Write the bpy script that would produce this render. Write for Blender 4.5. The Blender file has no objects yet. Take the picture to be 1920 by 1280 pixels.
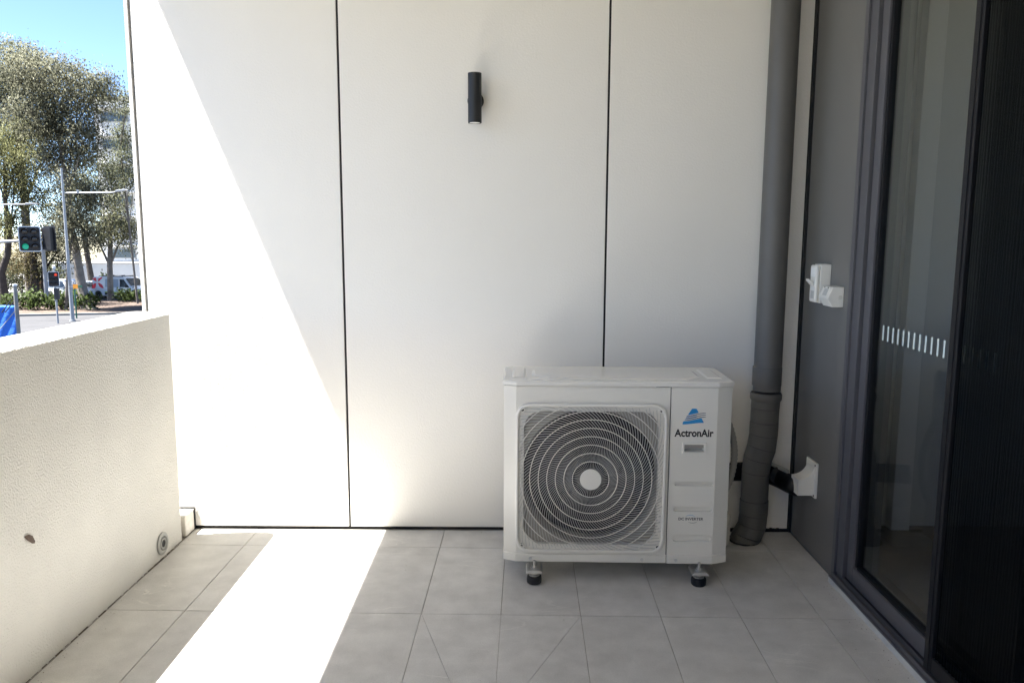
import bpy, bmesh, math, random
from mathutils import Vector, Matrix
R = math.radians
PI = math.pi
random.seed(7)
scene = bpy.context.scene
col = scene.collection

# ---------------------------------------------------------------- camera
cam_d = bpy.data.cameras.new('camera')
cam = bpy.data.objects.new('camera', cam_d)
col.objects.link(cam)
scene.camera = cam
cam_d.sensor_fit = 'HORIZONTAL'
cam_d.sensor_width = 36.0
cam_d.lens = 36.0 * 1450.0 / 1920.0
cam_d.clip_start = 0.02
cam_d.clip_end = 3000
yaw, pitch, roll = R(0.3), R(7.85), R(0.2)
fw = Vector((-math.sin(yaw) * math.cos(pitch), math.cos(yaw) * math.cos(pitch), -math.sin(pitch)))
rt = fw.cross(Vector((0, 0, 1))).normalized()
up = rt.cross(fw)
r2 = math.cos(roll) * rt + math.sin(roll) * up
u2 = -math.sin(roll) * rt + math.cos(roll) * up
cam.matrix_world = Matrix(((r2.x, u2.x, -fw.x, 0), (r2.y, u2.y, -fw.y, 0), (r2.z, u2.z, -fw.z, 1.38), (0, 0, 0, 1)))

# ---------------------------------------------------------------- sky, sun, exposure
SUN = Vector((0.394, 0.062, -1.0)).normalized()
world = bpy.data.worlds.new('World')
scene.world = world
world.use_nodes = True
wn = world.node_tree.nodes
sky = wn.new('ShaderNodeTexSky')
sky.sky_type = 'NISHITA'
sky.sun_disc = False
sky.sun_elevation = math.asin(-SUN.z)
sky.sun_rotation = math.atan2(-SUN.x, -SUN.y)
sky.air_density = 0.5
sky.dust_density = 0.0
sky.ozone_density = 3.0
sky.altitude = 0
world.node_tree.links.new(sky.outputs[0], wn['Background'].inputs[0])
wn['Background'].inputs[1].default_value = 0.06
sun_d = bpy.data.lights.new('sun', 'SUN')
sun_d.energy = 5.0
sun_d.angle = R(0.53)
sun_d.color = (1.0, 0.97, 0.925)
sun = bpy.data.objects.new('sun', sun_d)
col.objects.link(sun)
sun.rotation_euler = SUN.to_track_quat('-Z', 'Y').to_euler()
sun.location = (-8, -3, 14)
vs = scene.view_settings
vs.view_transform = 'Standard'
vs.look = 'None'
vs.gamma = 1.0
vs.exposure = 2.86
scene.cycles.max_bounces = 12
scene.cycles.diffuse_bounces = 8
scene.cycles.transparent_max_bounces = 12
scene.cycles.use_denoising = True
scene.cycles.caustics_reflective = False
scene.cycles.caustics_refractive = False

# ---------------------------------------------------------------- materials
MATS = {}
def pmat(name, c, rough=0.5, var=0.0, vscale=4.0, bump=0.0, bscale=100.0, metal=0.0, spec=0.5, rnd=0.0, c2=None, detail=4.0, coat=0.0, bdetail=2.0):
    if name in MATS: return MATS[name]
    m = bpy.data.materials.new(name); m.use_nodes = True
    nt = m.node_tree; b = nt.nodes['Principled BSDF']
    b.inputs['Base Color'].default_value = (*c, 1)
    b.inputs['Roughness'].default_value = rough
    b.inputs['Metallic'].default_value = metal
    b.inputs['Specular IOR Level'].default_value = spec
    b.inputs['Coat Weight'].default_value = coat
    b.inputs['Coat Roughness'].default_value = 0.08
    tc = nt.nodes.new('ShaderNodeTexCoord')
    last = None
    if var > 0 or c2:
        n = nt.nodes.new('ShaderNodeTexNoise')
        n.inputs['Scale'].default_value = vscale; n.inputs['Detail'].default_value = detail
        n.inputs['Roughness'].default_value = 0.6
        nt.links.new(tc.outputs['Object'], n.inputs['Vector'])
        ramp = nt.nodes.new('ShaderNodeValToRGB')
        ramp.color_ramp.elements[0].position = 0.3; ramp.color_ramp.elements[1].position = 0.7
        lo = c2 if c2 else tuple(x * (1 - var) for x in c)
        hi = c if c2 else tuple(min(1, x * (1 + var)) for x in c)
        ramp.color_ramp.elements[0].color = (*lo, 1); ramp.color_ramp.elements[1].color = (*hi, 1)
        nt.links.new(n.outputs['Fac'], ramp.inputs[0])
        last = ramp.outputs[0]
    if rnd > 0:
        oi = nt.nodes.new('ShaderNodeObjectInfo')
        mr = nt.nodes.new('ShaderNodeMapRange')
        mr.inputs['To Min'].default_value = 1 - rnd; mr.inputs['To Max'].default_value = 1 + rnd
        nt.links.new(oi.outputs['Random'], mr.inputs['Value'])
        mx = nt.nodes.new('ShaderNodeMix'); mx.data_type = 'RGBA'; mx.blend_type = 'MULTIPLY'
        mx.inputs['Factor'].default_value = 1
        if last: nt.links.new(last, mx.inputs['A'])
        else: mx.inputs['A'].default_value = (*c, 1)
        nt.links.new(mr.outputs[0], mx.inputs['B'])
        last = mx.outputs['Result']
    if last: nt.links.new(last, b.inputs['Base Color'])
    if bump > 0:
        n2 = nt.nodes.new('ShaderNodeTexNoise')
        n2.inputs['Scale'].default_value = bscale; n2.inputs['Detail'].default_value = bdetail
        nt.links.new(tc.outputs['Object'], n2.inputs['Vector'])
        bp = nt.nodes.new('ShaderNodeBump'); bp.inputs['Strength'].default_value = 1.0
        bp.inputs['Distance'].default_value = bump
        nt.links.new(n2.outputs['Fac'], bp.inputs['Height'])
        nt.links.new(bp.outputs[0], b.inputs['Normal'])
    MATS[name] = m
    return m

def tile_material():
    m = pmat('porcelain_tile', (0.55, 0.543, 0.525), 0.36, 0.12, 9.0, 0.0004, 180.0, rnd=0.035, detail=6.0)
    nt = m.node_tree; b = nt.nodes['Principled BSDF']
    src = b.inputs['Base Color'].links[0].from_socket
    tc = [n for n in nt.nodes if n.type == 'TEX_COORD'][0]
    mp = nt.nodes.new('ShaderNodeMapping'); mp.inputs['Rotation'].default_value = (0, 0, 0.7)
    mp.inputs['Scale'].default_value = (1.0, 3.0, 1.0)
    nt.links.new(tc.outputs['Object'], mp.inputs['Vector'])
    oi = [n for n in nt.nodes if n.type == 'OBJECT_INFO'][0]
    off = nt.nodes.new('ShaderNodeMath'); off.operation = 'MULTIPLY'; off.inputs[1].default_value = 37.0
    nt.links.new(oi.outputs['Random'], off.inputs[0])
    n = nt.nodes.new('ShaderNodeTexNoise'); n.noise_dimensions = '4D'
    n.inputs['Scale'].default_value = 2.2; n.inputs['Detail'].default_value = 8
    n.inputs['Distortion'].default_value = 0.8
    nt.links.new(mp.outputs[0], n.inputs['Vector']); nt.links.new(off.outputs[0], n.inputs['W'])
    # pale veins where the noise crosses its mean
    rp = nt.nodes.new('ShaderNodeValToRGB'); cr = rp.color_ramp
    cr.elements[0].position = 0.485; cr.elements[0].color = (0, 0, 0, 1)
    cr.elements[1].position = 0.5; cr.elements[1].color = (1, 1, 1, 1)
    e = cr.elements.new(0.512); e.color = (0, 0, 0, 1)
    nt.links.new(n.outputs['Fac'], rp.inputs[0])
    n3 = nt.nodes.new('ShaderNodeTexNoise'); n3.inputs['Scale'].default_value = 3.0
    nt.links.new(tc.outputs['Object'], n3.inputs['Vector'])
    r3 = nt.nodes.new('ShaderNodeMapRange'); r3.inputs['From Min'].default_value = 0.5; r3.inputs['From Max'].default_value = 0.75
    r3.inputs['To Max'].default_value = 0.6
    nt.links.new(n3.outputs['Fac'], r3.inputs['Value'])
    ml = nt.nodes.new('ShaderNodeMath'); ml.operation = 'MULTIPLY'
    nt.links.new(rp.outputs[0], ml.inputs[0]); nt.links.new(r3.outputs[0], ml.inputs[1])
    mx = nt.nodes.new('ShaderNodeMix'); mx.data_type = 'RGBA'
    nt.links.new(ml.outputs[0], mx.inputs['Factor']); nt.links.new(src, mx.inputs['A'])
    mx.inputs['B'].default_value = (0.78, 0.76, 0.72, 1)
    # fine speckle
    sp = nt.nodes.new('ShaderNodeTexNoise'); sp.inputs['Scale'].default_value = 260; sp.inputs['Detail'].default_value = 1
    nt.links.new(tc.outputs['Object'], sp.inputs['Vector'])
    smr = nt.nodes.new('ShaderNodeMapRange'); smr.inputs['From Min'].default_value = 0.3; smr.inputs['From Max'].default_value = 0.7
    smr.inputs['To Min'].default_value = 0.92; smr.inputs['To Max'].default_value = 1.08
    nt.links.new(sp.outputs['Fac'], smr.inputs['Value'])
    m2 = nt.nodes.new('ShaderNodeMix'); m2.data_type = 'RGBA'; m2.blend_type = 'MULTIPLY'; m2.inputs['Factor'].default_value = 1
    nt.links.new(mx.outputs['Result'], m2.inputs['A']); nt.links.new(smr.outputs[0], m2.inputs['B'])
    nt.links.new(m2.outputs['Result'], b.inputs['Base Color'])
    return m

def thin_mat(name, kind):
    m = bpy.data.materials.new(name); m.use_nodes = True
    nt = m.node_tree; nt.nodes.remove(nt.nodes['Principled BSDF'])
    out = nt.nodes['Material Output']
    tr = nt.nodes.new('ShaderNodeBsdfTransparent')
    mx = nt.nodes.new('ShaderNodeMixShader')
    if kind == 'glass':
        tr.inputs[0].default_value = (0.87, 0.88, 0.88, 1)
        gl = nt.nodes.new('ShaderNodeBsdfGlossy'); gl.inputs['Roughness'].default_value = 0.0
        gl.inputs[0].default_value = (0.9, 0.95, 0.93, 1)
        lw = nt.nodes.new('ShaderNodeLayerWeight'); pw = nt.nodes.new('ShaderNodeMath'); pw.operation = 'POWER'; pw.inputs[1].default_value = 5.0
        fr = nt.nodes.new('ShaderNodeMath'); fr.operation = 'MULTIPLY_ADD'; fr.inputs[1].default_value = 0.96; fr.inputs[2].default_value = 0.04
        nt.links.new(lw.outputs['Facing'], pw.inputs[0]); nt.links.new(pw.outputs[0], fr.inputs[0])
        nt.links.new(fr.outputs[0], mx.inputs[0])
        nt.links.new(tr.outputs[0], mx.inputs[1]); nt.links.new(gl.outputs[0], mx.inputs[2])
    else:
        tr.inputs[0].default_value = (1, 1, 1, 1)
        df = nt.nodes.new('ShaderNodeBsdfDiffuse'); df.inputs[0].default_value = (0.0045, 0.005, 0.005, 1)
        tc = nt.nodes.new('ShaderNodeTexCoord')
        wv = nt.nodes.new('ShaderNodeTexWave'); wv.bands_direction = 'Y'; wv.inputs['Scale'].default_value = 60
        wv.inputs['Distortion'].default_value = 1.5; wv.inputs['Detail'].default_value = 1
        nt.links.new(tc.outputs['Object'], wv.inputs['Vector'])
        mr = nt.nodes.new('ShaderNodeMapRange'); mr.inputs['To Min'].default_value = 0.84; mr.inputs['To Max'].default_value = 0.93
        nt.links.new(wv.outputs['Fac'], mr.inputs['Value'])
        nt.links.new(mr.outputs[0], mx.inputs[0])
        nt.links.new(tr.outputs[0], mx.inputs[1]); nt.links.new(df.outputs[0], mx.inputs[2])
    nt.links.new(mx.outputs[0], out.inputs['Surface'])
    return m

def leaf_mat(name, c, c2):
    m = pmat(name, c, 0.6, 0.0, 0.55, c2=c2, detail=3, spec=0.2)
    nt = m.node_tree; b = nt.nodes['Principled BSDF']; out = nt.nodes['Material Output']
    tl = nt.nodes.new('ShaderNodeBsdfTranslucent')
    src = b.inputs['Base Color'].links[0].from_socket
    nt.links.new(src, tl.inputs[0])
    mx = nt.nodes.new('ShaderNodeMixShader'); mx.inputs[0].default_value = 0.5
    nt.links.new(b.outputs[0], mx.inputs[1]); nt.links.new(tl.outputs[0], mx.inputs[2])
    nt.links.new(mx.outputs[0], out.inputs['Surface'])
    return m

WALLW = pmat('white_wall_paint', (0.825, 0.805, 0.755), 0.6, 0.02, 1.2, 0.0010, 120.0)
RENDER = pmat('stippled_render', (0.66, 0.645, 0.60), 0.75, 0.06, 2.5, 0.0042, 150.0, bdetail=1.5)
SOFFIT = pmat('soffit_white', (0.84, 0.77, 0.64), 0.7)
BLACKGAP = pmat('black_sealant', (0.012, 0.012, 0.013), 0.7)
GREYWALL = pmat('charcoal_grey_paint', (0.165, 0.160, 0.152), 0.55, 0.03, 2.0, 0.0003, 150.0)
GROUT = pmat('grout', (0.27, 0.255, 0.23), 0.9, 0.25, 9.0)
TILE = tile_material()
ALU = pmat('dark_aluminium', (0.085, 0.085, 0.095), 0.42, 0.05, 20.0, metal=0.0)
ALUD = pmat('black_aluminium', (0.010, 0.010, 0.012), 0.5, spec=0.2)
RUBBER = pmat('black_rubber', (0.012, 0.012, 0.014), 0.55)
ACW = pmat('appliance_white', (0.745, 0.73, 0.67), 0.30, 0.012, 3.0, coat=0.15)
ACP = pmat('grille_plastic', (0.77, 0.755, 0.70), 0.4)
ACG = pmat('shroud_plastic', (0.34, 0.33, 0.30), 0.5)
ACDARK = pmat('cavity_shade_black', (0.004, 0.004, 0.006), 0.5)
ACBLADE = pmat('fan_blade_plastic', (0.010, 0.010, 0.016), 0.35)
STEEL = pmat('zinc_steel', (0.62, 0.62, 0.60), 0.38, 0.1, 40.0, metal=0.85)
PIPEG = pmat('grey_painted_pipe', (0.105, 0.102, 0.096), 0.5, 0.06, 6.0, 0.0002, 90.0)
PVCW = pmat('white_pvc', (0.74, 0.73, 0.68), 0.4, 0.02, 8.0)
PVCG = pmat('grey_pvc', (0.36, 0.36, 0.34), 0.45)
TAPE = pmat('black_tape', (0.010, 0.010, 0.011), 0.3, 0, 1, 0.0015, 60.0)
LAMPB = pmat('lamp_black', (0.012, 0.013, 0.015), 0.5, 0, 1, 0.0001, 400.0)
LENS = pmat('frosted_lens', (0.8, 0.8, 0.78), 0.3)
BLUE = pmat('logo_blue', (0.02, 0.26, 0.58), 0.4)
NAVY = pmat('logo_dark', (0.01, 0.03, 0.07), 0.4)
INK = pmat('black_ink', (0.006, 0.006, 0.008), 0.4)
LABEL = pmat('label_grey', (0.5, 0.5, 0.48), 0.5)
STICK = pmat('frosted_sticker', (0.62, 0.70, 0.68), 0.6)
GLASS = thin_mat('thin_glass', 'glass')
MESH = thin_mat('fly_mesh', 'mesh')
TIMBER = pmat('brown_floorboards', (0.16, 0.12, 0.085), 0.4, 0.2, 4.0)
ROOMW = pmat('room_wall', (0.55, 0.55, 0.53), 0.7)
LEAFB = pmat('dry_leaf', (0.085, 0.055, 0.038), 0.7, 0.35, 60.0)
STONE = pmat('marbled_upstand', (0.72, 0.69, 0.63), 0.6, 0.15, 25.0, 0.002, 60.0)
DIRT = pmat('dark_dirt', (0.13, 0.11, 0.085), 0.9, 0.4, 60.0)

# ---------------------------------------------------------------- mesh helpers
class MB:
    def __init__(s): s.v = []; s.f = []
    def add(s, vs, fs):
        o = len(s.v); s.v += [tuple(v) for v in vs]; s.f += [tuple(i + o for i in f) for f in fs]; return s
    def box(s, x0, x1, y0, y1, z0, z1):
        return s.add([(x0,y0,z0),(x1,y0,z0),(x1,y1,z0),(x0,y1,z0),(x0,y0,z1),(x1,y0,z1),(x1,y1,z1),(x0,y1,z1)],
                     [(0,3,2,1),(4,5,6,7),(0,1,5,4),(1,2,6,5),(2,3,7,6),(3,0,4,7)])
    def prism(s, pts, a0, a1, axis='z'):
        n = len(pts)
        def mk(p, a):
            if axis == 'z': return (p[0], p[1], a)
            if axis == 'y': return (p[0], a, p[1])
            return (a, p[0], p[1])
        return s.add([mk(p, a0) for p in pts] + [mk(p, a1) for p in pts],
                     [tuple(range(n - 1, -1, -1)), tuple(range(n, 2 * n))] + [(i, (i + 1) % n, n + (i + 1) % n, n + i) for i in range(n)])
    def tube(s, pts, rad, n=10, cap=True, closed=False, ell=None):
        pts = [Vector(p) for p in pts]; m = len(pts)
        if not isinstance(rad, (list, tuple)): rad = [rad] * m
        o = len(s.v); ref = None
        for i, p in enumerate(pts):
            if closed: t = pts[(i + 1) % m] - pts[i - 1]
            else: t = pts[min(i + 1, m - 1)] - pts[max(i - 1, 0)]
            t.normalize()
            if ref is None:
                ref = Vector((0, 0, 1)) if abs(t.z) < 0.9 else Vector((1, 0, 0))
            a = (ref - t * ref.dot(t)).normalized(); ref = a; b = t.cross(a)
            for k in range(n):
                th = 2 * PI * k / n
                ea, eb = ell if ell else (1, 1)
                s.v.append(tuple(p + rad[i] * (math.cos(th) * a * ea + math.sin(th) * b * eb)))
        for i in range(m if closed else m - 1):
            for k in range(n):
                q = o + ((i + 1) % m) * n
                s.f.append((o + i * n + k, o + i * n + (k + 1) % n, q + (k + 1) % n, q + k))
        if cap and not closed:
            s.f.append(tuple(o + k for k in range(n - 1, -1, -1))); s.f.append(tuple(o + (m - 1) * n + k for k in range(n)))
        return s
    def lathe(s, prof, c=(0, 0, 0), n=24, axis='z'):
        o = len(s.v)
        for (r, h) in prof:
            for k in range(n):
                th = 2 * PI * k / n; a, b = r * math.cos(th), r * math.sin(th)
                s.v.append({'z': (c[0]+a, c[1]+b, c[2]+h), 'y': (c[0]+a, c[1]+h, c[2]+b), 'x': (c[0]+h, c[1]+a, c[2]+b)}[axis])
        for i in range(len(prof) - 1):
            for k in range(n):
                s.f.append((o+i*n+k, o+i*n+(k+1)%n, o+(i+1)*n+(k+1)%n, o+(i+1)*n+k))
        s.f.append(tuple(o + k for k in range(n - 1, -1, -1)))
        s.f.append(tuple(o + (len(prof) - 1) * n + k for k in range(n)))
        return s
    def loops(s, la, lb):
        o = len(s.v); n = len(la); s.v += [tuple(p) for p in la] + [tuple(p) for p in lb]
        s.f += [(o+i, o+(i+1)%n, o+n+(i+1)%n, o+n+i) for i in range(n)]
        return s
    def build(s, name, mat, parent=None, bevel=0.0, smooth=False, seg=2, recalc=True):
        me = bpy.data.meshes.new(name); me.from_pydata(s.v, [], s.f)
        if recalc:
            bm = bmesh.new(); bm.from_mesh(me); bmesh.ops.recalc_face_normals(bm, faces=bm.faces); bm.to_mesh(me); bm.free()
        o = bpy.data.objects.new(name, me); col.objects.link(o)
        if mat: me.materials.append(mat)
        if parent: o.parent = parent
        if bevel > 0:
            md = o.modifiers.new('bevel', 'BEVEL'); md.width = bevel; md.segments = seg; md.limit_method = 'ANGLE'; md.angle_limit = R(35)
            md.harden_normals = False
        if smooth:
            me.polygons.foreach_set('use_smooth', [True] * len(me.polygons))
            try: me.set_sharp_from_angle(angle=R(40))
            except Exception: pass
        return o

def tag(o, label=None, cat=None, group=None, kind=None):
    if label: o['label'] = label
    if cat: o['category'] = cat
    if group: o['group'] = group
    if kind: o['kind'] = kind
    return o
def thing(name, loc, label, cat, rz=0, group=None):
    o = bpy.data.objects.new(name, None); o.empty_display_size = 0.1
    col.objects.link(o); o.location = loc; o.rotation_euler = (0, 0, rz)
    return tag(o, label, cat, group)
def copy_tree(o, parent=None):
    c = o.copy(); col.objects.link(c); c.parent = parent
    for ch in list(o.children): copy_tree(ch, c)
    return c
def text_mesh(body, size, mat, parent, name, loc, bold=0.0, width=None, ext=0.0003, shear=0.0):
    cu = bpy.data.curves.new(name + '_curve', 'FONT'); cu.body = body; cu.size = size; cu.extrude = ext; cu.offset = bold; cu.shear = shear
    cu.align_x = 'CENTER'; cu.resolution_u = 4
    ob = bpy.data.objects.new(name + '_tmp', cu); col.objects.link(ob)
    bpy.context.view_layer.update()
    dg = bpy.context.evaluated_depsgraph_get()
    me = bpy.data.meshes.new_from_object(ob.evaluated_get(dg))
    bpy.data.objects.remove(ob); bpy.data.curves.remove(cu)
    xs = [v.co.x for v in me.vertices]; k = width / (max(xs) - min(xs)) if width else 1
    for v in me.vertices: v.co = Vector((v.co.x * k, -v.co.z, v.co.y))
    me.materials.clear(); me.materials.append(mat)
    o = bpy.data.objects.new(name, me); col.objects.link(o); o.parent = parent; o.location = loc
    return o

WY = 3.5        # face of the far wall
XL, XR = -1.515, 1.295
BACK = -5.6

# ---------------------------------------------------------------- balcony floor and its tiles
slab = MB().box(XL - 0.2, XR + 0.2, BACK - 0.2, WY + 0.2, -0.3, -0.004).build('balcony_floor', GROUT)
tag(slab, kind='structure')
def clip(poly, n, d):
    out = []
    for i in range(len(poly)):
        p, q = poly[i], poly[(i + 1) % len(poly)]
        a, b = p[0]*n[0]+p[1]*n[1]-d, q[0]*n[0]+q[1]*n[1]-d
        if a <= 0: out.append(p)
        if (a < 0 < b) or (b < 0 < a):
            t = a / (a - b); out.append((p[0]+t*(q[0]-p[0]), p[1]+t*(q[1]-p[1])))
    return out
def area(p): return 0.5 * sum(p[i][0]*p[(i+1)%len(p)][1]-p[(i+1)%len(p)][0]*p[i][1] for i in range(len(p)))
def shrink(poly, g):
    res = list(poly)
    n = len(poly)
    for i in range(n):
        p, q = poly[i], poly[(i+1) % n]; dx, dy = q[0]-p[0], q[1]-p[1]; l = math.hypot(dx, dy)
        if l < 1e-6: continue
        nn = (dy / l, -dx / l)
        res = clip(res, nn, p[0]*nn[0]+p[1]*nn[1]-g)
        if len(res) < 3: return []
    return res
def tile(poly, g=0.0012):
    poly = shrink(poly, g)
    if len(poly) < 3 or area(poly) < 0.0004: return
    top = shrink(poly, 0.0011)
    if len(top) != len(poly): top = poly
    m = MB(); n = len(poly)
    jz = random.uniform(-0.0003, 0.0003)
    m.add([(x, y, -0.006) for x, y in poly] + [(x, y, -0.0009 + jz) for x, y in poly] + [(x, y, jz) for x, y in top],
          [(i, (i+1) % n, n+(i+1) % n, n+i) for i in range(n)] + [(n+i, n+(i+1) % n, 2*n+(i+1) % n, 2*n+i) for i in range(n)] + [tuple(range(2*n, 3*n))])
    m.build('tile', TILE, slab, recalc=False)
ta = -0.014; cu_, cv_ = 0.2925, 0.609
ex = (math.cos(ta), math.sin(ta)); ey = (-math.sin(ta), math.cos(ta)); O = (0.241, 2.671)
def gp(i, j): return (O[0]+ex[0]*cu_*i+ey[0]*cv_*j, O[1]+ex[1]*cu_*i+ey[1]*cv_*j)
DR = (-0.101, 1.935)
def splitline(poly, p, q):
    dx, dy = q[0]-p[0], q[1]-p[1]; l = math.hypot(dx, dy); n = (dy/l, -dx/l); d = p[0]*n[0]+p[1]*n[1]
    return [r for r in (clip(poly, n, d), clip(poly, (-n[0], -n[1]), -d)) if len(r) > 2 and abs(area(r)) > 0.0005]
for j in range(-14, 2):
    for i in range(-8, 5):
        p = [gp(i, j), gp(i+1, j), gp(i+1, j+1), gp(i, j+1)]
        for n, d in (((1, 0), XR-0.002), ((-1, 0), -(XL+0.004)), ((0, 1), WY-0.008), ((0, -1), -BACK)):
            p = clip(p, n, d)
            if len(p) < 3: break
        if len(p) < 3: continue
        parts = [p]
        if j == -1 and i in (-2, -1):
            for A in (gp(0, 0), gp(-2, 0)):
                parts = [q for r in parts for q in splitline(r, A, DR)]
            for q in parts: tile(q, 0.0005)
        else: tile(p)

# ceiling over the balcony: its left edge throws the diagonal shadow
ceil = MB().box(-1.69, XR + 4.2, BACK - 0.2, WY + 0.2, 2.72, 3.05).build('ceiling', SOFFIT)
tag(ceil, kind='structure')
sw = thing('side_wall', (0, 0, 0), 'plain white wall closing the balcony behind the camera', 'wall')
MB().box(-1.69, XR + 0.2, BACK - 0.15, BACK, -0.3, 2.716).build('wall_body', WALLW, sw)  # unseen end wall, placed to bounce light and set back for fill

# ---------------------------------------------------------------- far wall of panels
fwall = thing('panel_wall', (0, WY, 0), 'tall white panelled balcony wall split by two thin black joints', 'wall')
MB().box(-1.672, 1.50, 0.012, 0.16, -0.3, 2.716).build('backing', BLACKGAP, fwall)
for a, b in ((-1.676, -0.786), (-0.776, 0.397), (0.407, 1.281)):
    MB().box(a, b, 0.0, 0.010, 0.013, 2.712).build('panel', WALLW, fwall, bevel=0.0015)
MB().box(-1.702, -1.686, -0.002, 0.16, -0.3, 2.712).build('edge_trim', WALLW, fwall, bevel=0.001)
sb = MB(); ns = 40
for i in range(ns):     # uneven sealant bead at the base
    x0 = 0.85 + (1.285 - 0.85) * i / ns; x1 = 0.85 + (1.285 - 0.85) * (i + 1) / ns
    sb.box(x0, x1, -0.006 - random.uniform(0, 0.004), 0.004, 0.0, 0.012 + random.uniform(0, 0.006))
sb.build('sealant', BLACKGAP, fwall)

# ---------------------------------------------------------------- parapet, rounded end
par = thing('parapet_wall', (XL, 2.0, 0), 'low stippled beige parapet wall on the open side of balcony', 'wall')
def parapet():
    xi, xo, ye = 0.0, -0.19, 1.390; r = 0.05
    plan = [(xi, BACK - 2.0)]
    for k in range(0, 9):
        t = k / 8 * PI / 2; plan.append((xi - r + r*math.cos(t), ye - r + r*math.sin(t)))
    plan += [(xo + 0.02, ye), (xo, ye - 0.02), (xo, BACK - 2.0)]
    prof = [(0.0, -0.5), (0.0, 1.026), (0.004, 1.035), (0.014, 1.04)]
    m = MB(); n = len(plan); cx = (xi + xo) / 2
    for ins, z in prof:
        for (x, y) in plan:
            sx = (x - cx) / (abs(xo - xi) / 2)
            yy = y - (ins if y > ye - r else 0)
            m.v.append((x - sx * ins, yy, z))
    for l in range(len(prof) - 1):
        for i in range(n): m.f.append((l*n+i, l*n+(i+1) % n, (l+1)*n+(i+1) % n, (l+1)*n+i))
    m.f.append(tuple((len(prof)-1)*n + i for i in range(n))); m.f.append(tuple(range(n-1, -1, -1)))
    return m
parapet().build('upstand', RENDER, par, smooth=True)
ov = MB().lathe([(0.048, 0.0), (0.048, 0.006), (0.044, 0.009), (0.034, 0.009), (0.030, 0.004), (0.030, -0.002)], (0.0005, 1.157, 0.066), 28, 'x').build('overflow_drain', PVCG, par, smooth=True)
MB().lathe([(0.026, 0.0), (0.024, 0.0065), (0.018, 0.0068), (0.016, 0.002)], (0.003, 1.157, 0.066), 24, 'x').build('spout', PVCG, ov, smooth=True)
MB().lathe([(0.0155, 0.0), (0.0155, 0.0042)], (0.0045, 1.157, 0.066), 20, 'x').build('hole', BLACKGAP, ov)
# dirt line where the parapet meets the tiles
dm = MB(); y = -2.5
while y < 3.38:
    l = random.uniform(0.02, 0.06); w = random.uniform(0.001, 0.006)
    dm.box(XL + 0.0005, XL + w, y, y + l, 0.0004, random.uniform(0.001, 0.0025)); y += l * random.uniform(0.95, 1.6)
tag(dm.build('dirt_line', DIRT), 'dark dirt gathered where the parapet meets the tiles', 'dirt', kind='stuff')
up_ = thing('upstand_block', (XL, 3.445, 0), 'low marbled white block between parapet end and wall', 'block')
MB().box(-0.19, 0.002, -0.054, 0.047, 0.0, 0.098).build('block', STONE, up_, bevel=0.004)
MB().box(-0.19, 0.004, 0.0475, 0.0535, 0.0, 0.104).build('seal', BLACKGAP, up_)
MB().box(0.0025, 0.0055, 0.038, 0.0470, 0.0, 0.100).build('seal', BLACKGAP, up_)
lf = MB(); pts = [(0, -0.022, 0.018), (0.004, -0.006, 0.020), (0.006, 0.008, 0.010), (0.005, 0.020, -0.012), (0.003, 0.020, -0.020), (0.006, 0.004, -0.014), (0.004, -0.014, 0.004)]
lf.add(pts + [(p[0] + 0.0012, p[1], p[2]) for p in pts], [tuple(range(7)), tuple(range(13, 6, -1))] + [(i, (i+1) % 7, 7+(i+1) % 7, 7+i) for i in range(7)])
lo = lf.build('dead_leaf', LEAFB); lo.location = (XL + 0.001, 2.293, 0.435)
tag(lo, 'small dry brown leaf stuck on the beige parapet face', 'leaf')

# ---------------------------------------------------------------- grey wall with the sliding door
gw = thing('grey_wall', (XR, 3.25, 0), 'dark grey painted wall beside the sliding door', 'wall')
MB().box(0.0, 0.18, -0.255, 0.245, -0.3, 2.716).build('wall_body', GREYWALL, gw)
MB().box(-0.011, 0.0, 0.236, 0.2485, 0.0, 2.716).build('corner_seal', BLACKGAP, gw)
MB().box(0.0, 0.18, BACK - 3.25, -2.35, -0.3, 2.716).build('wall_body', GREYWALL, gw)
MB().box(0.0, 0.18, -2.35, -0.255, 2.45, 2.716).build('wall_head', GREYWALL, gw)

door = thing('sliding_door', (XR, 2.995, 0), 'charcoal framed sliding glass door with a row of white marker strips', 'door')
def db(name, x0, x1, y0, y1, z0, z1, mat, bev=0.0015, parent=None):   # y counted from the corner jamb towards the camera
    return MB().box(x0, x1, -y1, -y0, z0, z1).build(name, mat, parent or door, bevel=bev)
fr = db('frame', -0.012, 0.11, 0.0015, 0.030, 0.0, 2.45, ALU)
db('jamb', -0.004, 0.11, 0.032, 0.092, 0.046, 2.45, ALU, parent=fr)
db('gap', 0.012, 0.10, 0.0301, 0.0319, 0.046, 2.45, ALUD, 0, fr)
db('head_rail', -0.012, 0.11, 0.092, 2.09, 2.38, 2.45, ALU, parent=fr)
db('jamb', -0.012, 0.11, 2.06, 2.09, 0.0, 2.38, ALU, parent=fr)
sash = db('sash_stile', 0.008, 0.050, 0.100, 0.150, 0.05, 2.38, ALU)
db('gasket', 0.016, 0.045, 0.1501, 0.168, 0.118, 2.33, ALUD, 0.001, sash)
db('gap', 0.02, 0.06, 0.0921, 0.0999, 0.05, 2.38, ALUD, 0, sash)
rail = db('bottom_rail', 0.008, 0.050, 0.1505, 2.06, 0.05, 0.112, ALU)
db('gasket', 0.016, 0.045, 0.1685, 2.05, 0.1121, 0.124, ALUD, 0.001, rail)
glass = MB().box(0.028, 0.032, -2.05, -0.168, 0.124, 2.35).build('glass_pane', GLASS, door)
k = 0
for i in range(19):
    yy = 0.225 + i * 0.0364
    MB().box(0.0265, 0.0277, -yy - 0.0045, -yy + 0.0045, 1.008, 1.062).build('marker_strip', STICK, glass)
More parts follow.
